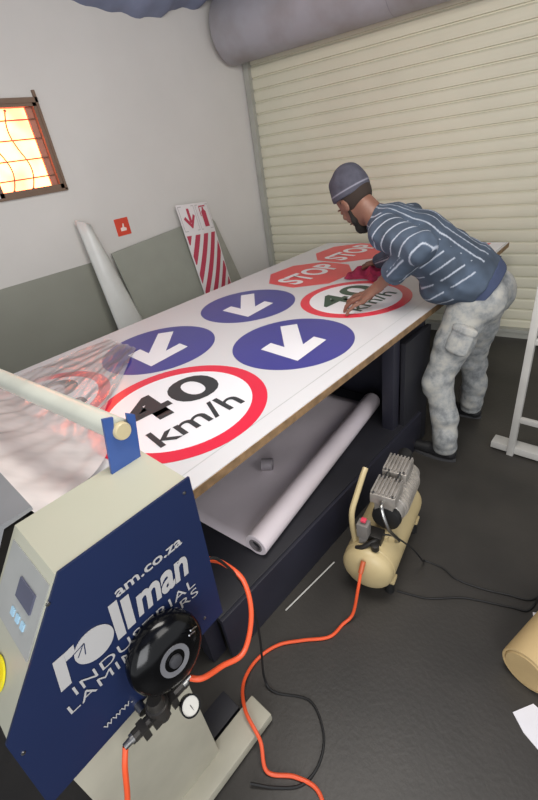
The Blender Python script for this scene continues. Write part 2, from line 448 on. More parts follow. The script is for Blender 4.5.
def speed_sign(c, r, label, rot=0, glare_tint=False, mk=M_black, letters=True):
    t = thing('speed_limit_sign', label, 'sign', (c[0], c[1], Z0), group='red ringed 40 km/h prints on the table')
    bm = BM(); disc(bm, c, r*.99, Z0); build('white_disc', bm, M_swhite, t)
    bm = BM(); annulus(bm, c, r*.83, r, Z0+.0002, .0008); build('red_ring', bm, M_red if not glare_tint else mat('glare_washed_red', '#e8606a', .3), t)  # window glare painted into the ring as a paler red
    # reading direction ~ +Y, up ~ -X
    U = Vector((math.sin(rot), math.cos(rot), 0)); V = Vector((-math.cos(rot), math.sin(rot), 0))
    Cc = Vector((c[0], c[1], Z0+.0012))
    s = r/.38
    text_mesh('number', '40', mk, t, Cc+V*(-.02*s), U, V, .225*s, width=.48*s, offset=.024, align='CENTER', spacing=1.06)
    text_mesh('unit', 'km/h', mk, t, Cc+V*(-.205*s), U, V, .125*s, width=.40*s, offset=.012, align='CENTER')
    return t
speed_sign((-1.425, .805), .385, 'large red ringed 40 km/h sign print nearest the blue laminator', rot=.12)
speed_sign((-1.47, 2.265), .35, 'red ringed 40 km/h sign print under the man\'s left hand', rot=.12, mk=mat('print_green', '#2f4a3c', .4))
speed_sign((-2.08, .45), .34, 'pale glare-washed red ringed sign print behind the steel crossbar', rot=.12, glare_tint=True)

def stop_sign(c, r, label, rot=0):
    t = thing('stop_sign', label, 'sign', (c[0], c[1], Z0), group='red STOP octagon prints on the table')
    bm = BM(); P = [(c[0]+r*math.cos(PI/8+rot+k*PI/4), c[1]+r*math.sin(PI/8+rot+k*PI/4), Z0+.0006) for k in range(8)]
    prism(bm, [(p[0], p[1]) for p in P], (0, 0, Z0), (1, 0, 0), (0, 1, 0), .0006); build('red_octagon', bm, M_stop, t)
    U = Vector((math.sin(-rot), math.cos(rot), 0)); V = Vector((-math.cos(rot), -math.sin(rot), 0))
    text_mesh('lettering', 'STOP', M_swhite, t, Vector((c[0], c[1], Z0+.0014))+V*(-.10*r/.33), U, V, .21*r/.33, width=.5*r/.33, offset=.03, align='CENTER')
stop_sign((-2.12, 2.64), .345, 'red octagonal STOP print between blue arrow sign and the man\'s far hand', rot=-.1)
stop_sign((-2.16, 3.30), .335, 'red octagonal STOP print at far table end behind the man\'s head', rot=-.1)
# pale print with red strip at the far corner, behind the man
t = thing('corner_print', 'white print with a red edge at the far table corner behind the man', 'print', (-1.2, 3.6, Z0))
bm = BM(); prism(bm, [(-1.55, 3.35), (-1.03, 3.35), (-1.04, 3.76), (-1.55, 3.70)], (0, 0, Z0), (1, 0, 0), (0, 1, 0), .001); build('paper', bm, M_swhite, t)
bm = BM(); prism(bm, [(-1.5, 3.60), (-1.14, 3.64), (-1.14, 3.73), (-1.5, 3.69)], (0, 0, Z0+.0012), (1, 0, 0), (0, 1, 0), .0006); build('red_strip', bm, M_stop, t)

# vinyl roll with its free end spread on the shelf
SZ = .264
vr = thing('vinyl_roll', 'partly unrolled roll of translucent white vinyl on the shelf under the table', 'vinyl roll', (-1.2, 1.4, SZ))
M_vin = mat('pinkish_vinyl', '#ddd2d6', .4, var=.04, scale=4)
A = Vector((-1.045, .76, SZ+.058)); B = Vector((-1.225, 2.05, SZ+.058)); r = .056
bm = BM(); L_ = (B-A).length
lathe(bm, A, B, [(0.0, .034), (0, r-.003), (.003, r), (L_-.02, r), (L_-.004, r-.004), (L_, r-.012), (L_, .034)], 36); build('roll', bm, M_vin, vr, smooth=True)
bm = BM(); lathe(bm, A-(B-A)*.002, B, [(.0, .026), (0, .034), (.05, .034), (.05, .026), (0, .026)], 30); build('core', bm, mat('core_grey', '#7d7678', .5), vr, smooth=True)
bm = BM(); lathe(bm, A+(B-A)*.01, B, [(0, 0), (0, .026), (.01, .026)], 30); build('core_shade', bm, M_dark, vr)  # dark disc painting the shade inside the core
bm = BM(); rows = []
for i in range(25):
    t = i/24; a = A+(B-A)*t; row = []
    for k in range(22):
        u = k/21; x = a.x-.02 - u*(.50 if t < .5 else .50)
        wv = .0035*math.sin(u*9+t*3)*math.sin(t*11)
        row.append(bm.verts.new((x, a.y-.0-.04*u*(1-t)+.0*t, SZ+.005+wv+.0035)))
    rows.append(row)
for a, b in zip(rows, rows[1:]):
    for i in range(21): bm.faces.new((a[i], b[i], b[i+1], a[i+1]))
o = build('loose_end', bm, M_vin, vr, smooth=True); md = o.modifiers.new('s', 'SOLIDIFY'); md.thickness = .0015
# small grey tape core sitting on the vinyl
tc_ = BM(); cyl(tc_, (-1.40, 1.20, SZ+.01), (-1.36, 1.24, SZ+.012), .001)
bm = BM(); P0_ = Vector((-1.41, 1.19, SZ+.046))
lathe(bm, P0_, P0_+Vector((.05, .035, 0)), [(0, .022), (0, .033), (.06, .033), (.06, .022), (0, .022)], 26); tc_.free()
o = build('tape_core', bm, mat('tape_grey', '#8b8488', .4), smooth=True); rebase(o, (-1.39, 1.2, SZ+.012)); tag(o, 'small grey tape ring standing on the loose vinyl under the table', 'tape')

# ------------------------------------------------------------------ laminator
lm = thing('roll_laminator', 'blue and cream industrial roll laminator with lettered side panel', 'laminator', (-.8, .1, 0))
HX = -.70
side = [(.055, 1.18), (.37, 1.18), (.345, .69), (-.18, .67-.02), (-.16, .905)]
bm = BM(); prism(bm, side, (HX-.006, 0, 0), (0, 1, 0), (0, 0, 1), .006)
panel = build('side_panel', bm, M_pblue, lm, bevel=.0015)
inner = [(.05, 1.176), (.365, 1.176), (.34, .70), (-.17, .68), (-.155, .905)]
bm = BM(); prism(bm, inner, (HX-.215, 0, 0), (0, 1, 0), (0, 0, 1), .208); build('housing', bm, M_cream, lm, bevel=.003)
# console on the sloping front
cn = Vector((0, -.27, .21)).normalized(); cd = Vector((0, .21, .27)).normalized()      # outward normal / up along slope
Cb = Vector((HX, -.155, .905))
def cpt(x, t, h=0): return Vector((x, Cb.y, Cb.z))+cd*t+cn*h
def cbox(x0, x1, t0, t1, h0, h1):
    bm = BM(); vs = [bm.verts.new(cpt(x, t, h)) for x in (x0, x1) for t in (t0, t1) for h in (h0, h1)]
    for f in ((0, 1, 3, 2), (4, 6, 7, 5), (0, 4, 5, 1), (2, 3, 7, 6), (0, 2, 6, 4), (1, 5, 7, 3)): bm.faces.new([vs[i] for i in f])
    return bm
build('console_label', cbox(HX-.20, HX-.012, .16, .315, .003, .006), mat('label_grey', '#9b9c98', .5), lm, bevel=.001)
build('display', cbox(HX-.118, HX-.045, .235, .275, .006, .010), mat('display_glass', '#56586a', .15), lm, bevel=.001)
for k in range(3): build('button', cbox(HX-.12+k*.026, HX-.105+k*.026, .195, .210, .006, .009), mat('button_blue%d' % k, '#9cc0d4', .4), lm, bevel=.001)
bm = BM(); c_ = cpt(HX-.108, .068, .003); lathe(bm, c_, c_+cn*.1, [(0, .0), (0, .036), (.004, .036), (.006, .02), (.006, 0)], 32); build('stop_ring', bm, mat('yellow', '#dccf1c', .4), lm, smooth=True)
bm = BM(); lathe(bm, c_, c_+cn*.1, [(0.004, .0), (.004, .012), (.016, .012), (.016, .020), (.026, .019), (.03, 0)], 28); build('stop_button', bm, M_stop, lm, smooth=True)
# screws
for (y, z) in ((.016, 1.133), (-.150, .853), (.289, .735), (.345, 1.15)):
    bm = BM(); lathe(bm, (HX, y, z), (HX+.01, y, z), [(0, .0045), (.002, .004), (.0028, 0)], 12); build('screw', bm, M_steel, lm)
# lettering
TU, TV, TXp = (0, 1, 0), (0, 0, 1), HX+.0015
text_mesh('lettering', 'am.co.za', M_print, panel, (TXp, .122, 1.026), TU, TV, .027, width=.178, offset=.02)
text_mesh('lettering', 'man', M_print, panel, (TXp, .145, .930), TU, TV, .083, width=.152, offset=.03, shear=.25)
def flat(poly, h=0):
    bm = BM(); bm.faces.new([bm.verts.new((TXp+h, y, z)) for y, z in poly]); build('lettering', bm, M_print, panel)
flat([(.086, .915), (.107, .915), (.120, 1.022), (.099, 1.022)]); flat([(.113, .920), (.134, .920), (.146, 1.012), (.125, 1.012)])
flat([(-.047, .915), (-.024, .915), (-.008, 1.0), (-.031, 1.0)]); flat([(-.012, .978), (-.008, 1.0), (.014, 1.003), (.008, .978)], .0004)
bm = BM(); cyl(bm, (TXp-.0005, .045, .960), (TXp+.0008, .045, .960), .043, seg=40); build('lettering', bm, M_print, panel)
bm = BM()
for a_, b_ in (((.002, .978), (.030, .985)), ((.030, .985), (.022, .955)), ((.008, .962), (.028, .985))):
    pa = Vector((TXp+.001, a_[0], a_[1])); pb = Vector((TXp+.001, b_[0], b_[1])); n_ = (pb-pa).normalized().cross(Vector((1, 0, 0)))*.0012
    bm.faces.new([bm.verts.new(v) for v in (pa+n_, pb+n_, pb-n_, pa-n_)])
build('logo_arrow', bm, M_pblue, panel)
text_mesh('lettering', 'INDUSTRIAL', M_print, panel, (TXp, -.030, .874), TU, TV, .028, width=.326, spacing=1.1)
text_mesh('lettering', 'LAMINATORS', M_print, panel, (TXp, -.056, .838), TU, TV, .027, width=.352, spacing=1.1)
text_mesh('lettering', 'www.', M_print, panel, (TXp, -.026, .705), TU, TV, .022, width=.075, offset=.0)
# bracket and crossbar
bm = BM(); P = [(.268, 1.17), (.350, 1.17), (.374, 1.290), (.355, 1.304), (.346, 1.252), (.309, 1.270), (.322, 1.312), (.297, 1.320)]
prism(bm, P, (-.886, 0, 0), (0, 1, 0), (0, 0, 1), .008); br = build('bar_bracket', bm, mat('bracket_blue', '#33508c', .4), lm, bevel=.0015)
bm = BM(); ra = Vector((-.868, .330, 1.270)); rb = Vector((-2.7, .165, 1.270))
lathe(bm, ra, rb, [(0, 0), (0, .02), (.004, .0225), (.014, .0225), (.016, .018), (.03, .018), (.03, .0)], 24); build('bar_cap', bm, mat('cap_beige', '#bdb08c', .4), lm, smooth=True)
bm = BM(); cyl(bm, ra+(rb-ra)*.012, rb, .029, seg=28); build('crossbar', bm, mat('bar_cream', '#c3c5b8', .35), lm, smooth=True)
# guard plate, rollers
bm = BM(); prism(bm, [(-.17, .93), (.02, 1.192), (.095, 1.192), (.095, 1.184), (.03, 1.180), (-.15, .92)], (-2.7, 0, 0), (0, 1, 0), (0, 0, 1), 1.782); build('roller_guard', bm, M_grey, lm, bevel=.001)
for (y, z, m) in ((.15, .99, M_rubber), (.15, .88, M_rubber)):
    bm = BM(); cyl(bm, (-.92, y, z), (-2.68, y, z), .052, seg=32); build('roller', bm, m, lm, smooth=True)
bm = BM(); prism(bm, inner, (-2.9, 0, 0), (0, 1, 0), (0, 0, 1), .2); build('housing', bm, M_cream, lm, bevel=.003)
# stand: upright columns and floor feet
for x in (-.80, -2.8):
    bm = BM(); bx(bm, x-.06, x+.07, -.13, .19, .05, .69); build('stand_column', bm, mat('stand_cream', '#a9a594', .5), lm, bevel=.006)
    bm = BM(); bx(bm, x+.035, x+.135, -.36, .385, 0.012, .055); build('foot', bm, mat('foot_cream', '#aaa695', .5), lm, bevel=.005)
    bm = BM(); bx(bm, x-.07, x+.02, -.36, .33, 0.012, .04); build('foot', bm, M_dark, lm, bevel=.004)
    bm = BM(); bx(bm, x+.04, x+.12, -.355, -.27, 0, .014); build('foot_pad', bm, M_rubber, lm); bm = BM(); bx(bm, x+.04, x+.12, .29, .375, 0, .014); build('foot_pad', bm, M_rubber, lm)
# black handwheel dome on the side panel
hw = Vector((HX, .155, .805)); ax = Vector((1, -.0, .20)).normalized()
bm = BM(); lathe(bm, hw-ax*.0, hw+ax, [(0, .065), (.012, .085), (.025, .094), (.04, .097), (.055, .094), (.066, .084), (.074, .068), (.079, .052), (.082, .036), (.082, .02), (.080, .0)], 64); knob = build('pressure_handwheel', bm, M_gloss, lm, smooth=True)
bm = BM(); lathe(bm, hw+ax*.0800, hw+ax, [(0, .026), (0, .0385), (.0035, .038), (.002, .026), (0, .026)], 40); build('hub_ring', bm, mat('ring_grey', '#6d6d70', .4), knob, smooth=True)
bm = BM(); lathe(bm, hw+ax*.083, hw+ax, [(0, .016), (.006, .015), (.008, .008), (.008, 0)], 24); build('hub_cap', bm, mat('hub_grey', '#3c3c3f', .35), knob, smooth=True)
mch = mat('chrome', '#e8e8ea', .1, 1)
for k in range(2):
    bm = BM(); p = hw+Vector((.084-.008*k, .050+k*.010, .052-k*.002)); tube(bm, [p, p+Vector((-.012, .020, -.022))], .002, smooth=False); build('chrome_trim', bm, mch, knob, smooth=True)
# air regulator with gauge under it
rg = Vector((HX+.045, .085, .665))
bm = BM(); lathe(bm, rg+Vector((0, 0, .05)), rg-Vector((0, 0, 1)), [(0, 0), (0, .018), (.012, .023), (.02, .023), (.022, .028), (.05, .028), (.052, .02), (.085, .018), (.095, 0)], 24)
tube(bm, [rg+Vector((0, -.075, 0)), rg+Vector((0, .07, 0))], .014, smooth=False)
for k in range(4): box(bm, rg+Vector((.004, -.05+k*.028, -.004)), (.034, .017, .036))
regu = build('air_regulator', bm, mat('regulator', '#4b4844', .35, .6), lm, smooth=True)
bm = BM(); cyl(bm, rg+Vector((-.02, -.03, .01)), rg+Vector((-HX*0-.045, -.03, .01)), .012); build('mounting_stud', bm, M_steel, regu)
gc = rg+Vector((.03, .055, -.035)); gd = Vector((.75, .05, .62)).normalized()
bm = BM(); lathe(bm, gc, gc+gd, [(0, 0), (0, .024), (.016, .026), (.02, .026), (.02, .0225), (.017, .022)], 30); ga = build('gauge', bm, M_gloss, regu, smooth=True)
bm = BM(); lathe(bm, gc+gd*.0172, gc+gd, [(0, .022), (.0005, .0), ], 30); build('dial', bm, mat('dial', '#c9c6bd', .3), ga)
bm = BM(); q = gc+gd*.019; u_, v_ = frame_of(gd); bm.faces.new([bm.verts.new(v) for v in (q-u_*.001, q+v_*.016, q+u_*.001, q-v_*.004)]); build('needle', bm, M_rubber, ga)
bm = BM(); lathe(bm, rg+Vector((.0, .07, 0)), rg+Vector((0, 1, 0)), [(0, .015), (.012, .015), (.012, .009), (.026, .009)], 16); build('hose_fitting', bm, M_steel, regu, smooth=True)
bm = BM(); lathe(bm, rg+Vector((0, -.07, 0)), rg-Vector((0, 1, 0)), [(0, .013), (.012, .013), (.012, .009), (.03, .008)], 16); build('hose_fitting', bm, M_steel, regu, smooth=True)

# clear wrinkled film feeding from rollers onto the table
bm = BM(); rows = []
NY, NX = 120, 110
for j in range(NY+1):
    y0_ = .10 + .98*(j/NY); row = []
    t = min(1, (y0_-.10)/.50); q = max(0, (y0_-.50)/.58)
    z = .925+.225*(1-min(1, t/.66))**1.3
    for i in range(NX+1):
        u = i/NX; x = -.918 - 1.62*u - .68*t*(1-u) - .60*q*(1-u)
        w = (.006*math.sin(u*37+t*2.2)+.003*math.sin(u*83-t*5+1)+.005*math.sin(u*17+t*9))*(1-t*.75)*min(1, .25+t*3)
        w2 = .0045*math.sin(u*33+y0_*21+1.5*math.sin(u*9))+.0016*math.sin(u*71-y0_*17)+.0013*math.sin(y0_*60+u*20)
        zf = Z0+.007+w2
        k = min(1, max(0, (y0_-.38)/.14)); k = k*k*(3-2*k)
        row.append(bm.verts.new((x, y0_-.05*math.sin(u*3.0)*(1-q), max(Z0+.003, (z+w)*(1-k)+zf*k))))
    rows.append(row)
for a, b in zip(rows, rows[1:]):
    for i in range(NX): bm.faces.new((a[i], a[i+1], b[i+1], b[i]))
mf = bpy.data.materials.new('clear_film'); mf.use_nodes = True; nt = mf.node_tree; N = nt.nodes; N.clear()
out = N.new('ShaderNodeOutputMaterial'); mx = N.new('ShaderNodeMixShader'); m2 = N.new('ShaderNodeMixShader'); tr = N.new('ShaderNodeBsdfTransparent')
gl = N.new('ShaderNodeBsdfGlossy'); df = N.new('ShaderNodeBsdfDiffuse'); fr_ = N.new('ShaderNodeFresnel'); fr_.inputs['IOR'].default_value = 1.4
gl.inputs['Roughness'].default_value = .25; df.inputs['Color'].default_value = lin('#efe8e6')
nz = N.new('ShaderNodeTexNoise'); nz.inputs['Scale'].default_value = 7; mr = N.new('ShaderNodeMapRange')
mr.inputs[1].default_value = .35; mr.inputs[2].default_value = .65; mr.inputs[3].default_value = -.06; mr.inputs[4].default_value = .14
tcx = N.new('ShaderNodeTexCoord'); nt.links.new(tcx.outputs['Object'], nz.inputs['Vector']); nt.links.new(nz.outputs['Fac'], mr.inputs[0])
sep = N.new('ShaderNodeSeparateXYZ'); my = N.new('ShaderNodeMapRange'); my.inputs[1].default_value = -.26; my.inputs[2].default_value = .26; my.inputs[3].default_value = .92; my.inputs[4].default_value = .20
ad = N.new('ShaderNodeMath'); ad.operation = 'ADD'; ad.use_clamp = True
nt.links.new(tcx.outputs['Object'], sep.inputs[0]); nt.links.new(sep.outputs['Y'], my.inputs[0]); nt.links.new(my.outputs[0], ad.inputs[0]); nt.links.new(mr.outputs[0], ad.inputs[1])
nt.links.new(ad.outputs[0], m2.inputs[0]); nt.links.new(tr.outputs[0], m2.inputs[1]); nt.links.new(df.outputs[0], m2.inputs[2])
nt.links.new(fr_.outputs[0], mx.inputs[0]); nt.links.new(m2.outputs[0], mx.inputs[1]); nt.links.new(gl.outputs[0], mx.inputs[2]); nt.links.new(mx.outputs[0], out.inputs[0])
o = build('laminating_film', bm, mf, smooth=True); rebase(o, (-1.7, .4, .95)); tag(o, 'clear wrinkled laminating film running from the laminator rollers onto the table', 'film')

# ------------------------------------------------------------------ hoses and cables
def hose(name, pts, r, m, label, cat, n=10):
    bm = BM(); tube(bm, pts, r, 10, n); o = build(name, bm, m, smooth=True); rebase(o, pts[0]); return tag(o, label, cat)
hose('air_hose', [(-.650, .970, .222), (-.643, .935, .16), (-.645, .89, .04), (-.665, .84, .008), (-.68, .76, .008), (-.76, .68, .008), (-.83, .60, .008), (-.86, .50, .008), (-.83, .40, .03), (-.74, .33, .075), (-.64, .30, .06), (-.58, .26, .012), (-.50, .31, .008), (-.42, .33, .008), (-.34, .28, .008)],
     .0068, M_orange, 'orange air hose running from the compressor across the dark floor', 'hose')
hose('air_hose', [(HX+.045, .175, .665), (HX+.07, .20, .655), (-.63, .26, .62), (-.62, .33, .60), (-.66, .41, .64), (-.72, .45, .70), (-.77, .43, .76), (-.77, .39, .82)],
     .0075, M_orange, 'orange air hose looping from the regulator round behind the blue side panel', 'hose')
hose('air_hose', [(HX+.045, -.012, .665), (HX+.06, -.035, .63), (HX+.07, -.06, .56), (-.62, -.10, .45), (-.60, -.15, .2), (-.58, -.2, .03), (-.5, -.3, .009)],
     .0068, M_orange, 'orange air hose dropping from the regulator past the cream stand column', 'hose')
hose('power_cable', [(-.66, 1.12, .31), (-.60, 1.16, .30), (-.54, 1.22, .20), (-.525, 1.30, .05), (-.53, 1.34, .006), (-.45, 1.35, .005), (-.38, 1.33, .005), (-.28, 1.345, .005), (-.18, 1.38, .005), (-.09, 1.42, .005), (-.06, 1.55, .005), (-.02, 1.85, .005), (.2, 2.1, .005)],
     .004, M_rubber, 'thin black power cable trailing from the compressor to the right', 'cable')
hose('power_cable', [(-.56, 1.12, .005), (-.50, 1.14, .005), (-.43, 1.17, .005), (-.33, 1.25, .005), (-.26, 1.285, .005), (-.15, 1.33, .005), (-.085, 1.37, .005), (-.075, 1.55, .005), (-.06, 1.87, .005), (.1, 2.15, .005)],
     .004, M_rubber, 'thin black cable lying on floor nearest the camera, starting right of the tank', 'cable')
hose('power_cable', [(-.75, .36, .86), (-.745, .40, .83), (-.74, .44, .72), (-.745, .475, .55), (-.76, .48, .3), (-.77, .46, .05), (-.72, .46, .006), (-.60, .52, .006), (-.50, .47, .006), (-.46, .39, .006), (-.47, .31, .006), (-.53, .25, .006), (-.6, .2, .02)],
     .0045, M_rubber, 'black power cable hanging by the blue panel and coiling beside the laminator foot', 'cable')

# ------------------------------------------------------------------ compressor
cp = thing('air_compressor', 'small cream tank air compressor with silver twin head pump on the floor', 'compressor', (-.68, 1.33, 0))
TA = Vector((-.655, .995, .165)); TB = Vector((-.765, 1.56, .165)); td = (TB-TA).normalized(); tl = (TB-TA).length; tr_ = .113
bm = BM(); pr = [(0, 0)]
for k in range(1, 8): a_ = k/7*PI/2; pr.append((.055*(1-math.cos(a_)), tr_*math.sin(a_)))
pr += [(.075, tr_), (.077, tr_+.002), (tl-.077, tr_+.002), (tl-.075, tr_)] + [(tl-p[0], p[1]) for p in pr[::-1]]
lathe(bm, TA, TB, pr, 40); build('tank', bm, M_tank, cp, smooth=True)
tn = Vector((-td.y, td.x, 0))   # sideways (towards -x)
if tn.x > 0: tn = -tn
UPZ = Vector((0, 0, 1))
def cpq(l, s, z): return TA+td*l+tn*s+Vector((0, 0, (z if z < .29 else z+(z-.29)*.3 if z < 1 else z)-.165))
def rotm(): return Matrix((tn, td, UPZ)).transposed()
for l in (.1, tl-.1):
    for s in (-.085, .085):
        bm = BM(); lathe(bm, cpq(l, s, .075), cpq(l, s, -1), [(0, .0), (0, .016), (.045, .02), (.075, .022), (.075, 0)], 16); build('foot', bm, M_rubber, cp, smooth=True)
    for s in (-.09, .09):
        bm = BM(); box(bm, cpq(l, s, .085), (.045, .05, .02), rotm()); build('foot_bracket', bm, M_tank, cp, bevel=.005)
bm = BM(); box(bm, cpq(.33, 0, .272), (.12, .36, .012), rotm()); build('mounting_plate', bm, M_tank, cp, bevel=.003)
# motor body
bm = BM(); ma = cpq(.20, -.04, .345); mb = cpq(.52, -.04, .345)
lathe(bm, ma, mb, [(0, 0), (0, .05), (.01, .062), (.05, .066), (.052, .07), (.27, .07), (.272, .066), (.31, .06), (.32, .045), (.32, 0)], 36)
mo = build('motor', bm, M_alu, cp, smooth=True)
bm = BM()
for k in range(10): lathe(bm, cpq(.27+k*.02, -.04, .345), cpq(1, -.04, .345), [(0, .068), (0, .074), (.006, .074), (.006, .068)], 36)
build('cooling_rings', bm, M_alu, mo, smooth=True)
bm = BM(); lathe(bm, cpq(.17, -.04, .345), cpq(1, -.04, .345), [(0, 0), (0, .04), (.006, .06), (.03, .064), (.035, .062), (.035, 0)], 36); build('fan_cover', bm, M_rubber, cp, smooth=True)
# twin cylinder heads with fins
for l in (.225, .385):
    bm = BM(); box(bm, cpq(l, -.03, .432), (.108, .122, .05), rotm()); box(bm, cpq(l, -.03, .392), (.08, .095, .06), rotm())
    hd = build('cylinder_head', bm, M_alu, cp, bevel=.004)
    bm = BM()
    for k in range(7):
        bm = BM(); box(bm, cpq(l, -.03-.048+k*.016, .452), (.007, .112, .022), rotm()); build('fin', bm, M_alu, hd, bevel=.001)
    bm = BM()
    for a_ in (-.042, .042):
        for b_ in (-.052, .052): bm = BM(); lathe(bm, cpq(l+b_, -.03+a_, .446), cpq(l+b_, .035+a_, 2), [(0, .007), (.012, .007), (.014, 0)], 10); build('head_bolt', bm, M_steel, hd, smooth=True)
bm = BM(); tube(bm, [cpq(.27, -.005, .445), cpq(.34, -.005, .445)], .010, smooth=False); tube(bm, [cpq(.27, -.055, .445), cpq(.34, -.055, .445)], .010, smooth=False); build('link_pipe', bm, M_steel, cp, smooth=True)
bm = BM(); tube(bm, [cpq(.17, -.03, .43), cpq(.13, -.04, .42), cpq(.11, -.075, .36), cpq(.15, -.105, .29), cpq(.17, -.09, .25)], .008); build('discharge_pipe', bm, M_steel, cp, smooth=True)
bm = BM(); lathe(bm, cpq(.45, -.03, .43), cpq(.6, -.03, .43), [(0, 0), (0, .03), (.05, .034), (.06, .03), (.06, 0)], 20); build('air_filter', bm, M_rubber, cp, smooth=True)
# handle, switch
bm = BM(); tube(bm, [cpq(.10, .07, .235), cpq(.10, .075, .28), cpq(.09, .078, .36), cpq(.10, .078, .405), cpq(.14, .074, .44), cpq(.21, .070, .485), cpq(.24, .068, .50)], .0125); build('handle', bm, M_tank, cp, smooth=True)
bm = BM(); box(bm, cpq(.10, .03, .335), (.05, .045, .075), rotm()); box(bm, cpq(.10, .03, .285), (.035, .04, .05), rotm()); sw = build('pressure_switch', bm, mat('switch_body', '#77736e', .4), cp, bevel=.005)
bm = BM(); box(bm, cpq(.098, .028, .376), (.022, .022, .012), rotm()); build('red_switch', bm, mat('switch_red', '#d8455a', .4), sw, bevel=.002)
bm = BM(); box(bm, cpq(.13, .0, .29), (.09, .06, .05), rotm()); tube(bm, [cpq(.13, -.03, .28), cpq(.09, -.02, .30), cpq(.06, .02, .28), cpq(.06, .05, .26)], .011)
lathe(bm, cpq(.07, -.03, .262), cpq(.07, -.03, 1), [(0, .012), (.02, .012), (.02, .018), (.045, .018), (.05, 0)], 18); build('valve_block', bm, mat('valve_dark', '#2b2927', .4, .4), cp, bevel=.003)
bm = BM(); lathe(bm, cpq(.01, .0, .255), cpq(-.06, 0, .19), [(0, .0), (0, .011), (.05, .011), (.05, 0)], 14); build('outlet_fitting', bm, mat('fitting_orange', '#b3552f', .4), cp, smooth=True)
bm = BM()   # dark worn markings on the tank side
for k in range(7):
    l = .16+k*.038; aa = -.35+.0*k
    for (dl, da, wl, wa) in ((0, 0, .004, .20), (.014, .08, .004, .10), (.007, .17, .018, .02), (.007, -.02 if k % 2 else .08, .018, .02)):
        q = []
        for (sl_, sa) in ((-.5, -.5), (.5, -.5), (.5, .5), (-.5, .5)):
            an = aa+.1+da+sa*wa; rr = tr_+.0035
            q.append(bm.verts.new(TA+td*(l+dl+sl_*wl)-tn*(rr*math.cos(an))+UPZ*(rr*math.sin(an))))
        bm.faces.new(q)
build('tank_markings', bm, mat('mark_brown', '#5d4c34', .6), cp)

# ------------------------------------------------------------------ right side items
lt = thing('steel_stand', 'light grey steel frame stand with a flat foot at the right edge', 'stand', (-.45, 2.40, 0))
bm = BM(); bx(bm, -.575, -.10, 2.345, 2.43, .012, .055); build('foot', bm, M_light, lt, bevel=.003)
for x in (-.46, .22):
    bm = BM(); bx(bm, x-.018, x+.018, 2.33, 2.365, .0, 1.15); build('upright', bm, M_light, lt, bevel=.003)
for z in (.26, .75, 1.1):
    bm = BM(); bx(bm, -.442, .202, 2.335, 2.36, z-.016, z+.016); build('rung', bm, M_light, lt, bevel=.003)
bm = BM(); bx(bm, .0, .40, 2.345, 2.435, .012, .045); build('foot', bm, M_light, lt, bevel=.003)
bm = BM(); bx(bm, -.56, -.52, 2.36, 2.42, 0, .013); build('foot_pad', bm, M_rubber, lt); bm = BM(); bx(bm, .33, .37, 2.36, 2.42, 0, .013); build('foot_pad', bm, M_rubber, lt)

tu = thing('cardboard_tube', 'thick tan cardboard tube lying on the floor at the right edge', 'cardboard tube', (0, 1.1, 0))
ta = Vector((-.03, 1.05, .086)); tbb = Vector((.15, 1.82, .086))
bm = BM(); Lq = (tbb-ta).length
lathe(bm, ta, tbb, [(.004, .076), (0, .079), (.001, .084), (.005, .086), (Lq, .086), (Lq, .076), (.004, .076)], 44); build('tube_wall', bm, mat('cardboard', '#c3a878', .75, var=.06), tu, smooth=True)
bm = BM(); lathe(bm, ta, tbb, [(-.003, 0), (-.003, .070), (.004, .0765), (.03, .0765)], 40); build('end_plug', bm, mat('card_plug', '#bfa474', .8), tu, smooth=True)
pp = BM(); prism(pp, [(-.025, .935), (.02, .895), (.10, .86), (.13, .98), (.02, 1.005)], (0, 0, .001), (1, 0, 0), (0, 1, 0), .002)
o = build('paper_scrap', pp, mat('paper', '#e4e2e6', .7, var=.02)); rebase(o, (.03, .93, 0)); tag(o, 'white paper scrap on the floor below the cardboard tube', 'paper')
pp = BM(); prism(pp, [(-.075, 1.36), (-.045, 1.27), (.1, 1.33), (.08, 1.44)], (0, 0, .001), (1, 0, 0), (0, 1, 0), .002)
o = build('paper_scrap', pp, bpy.data.materials['paper']); rebase(o, (0, 1.34, 0)); tag(o, 'white paper scrap on the floor just above the cardboard tube', 'paper')
# white rod added to paint the highlight along the plinth edge
rd = BM(); tube(rd, [(-.905, .74, .006), (-.875, 1.08, .006)], .0035, smooth=False); o = build('painted_glint', rd, M_light); rebase(o, (-.89, .9, 0)); tag(o, 'painted highlight, a thin pale rod lying on the floor along the table plinth', 'glint')

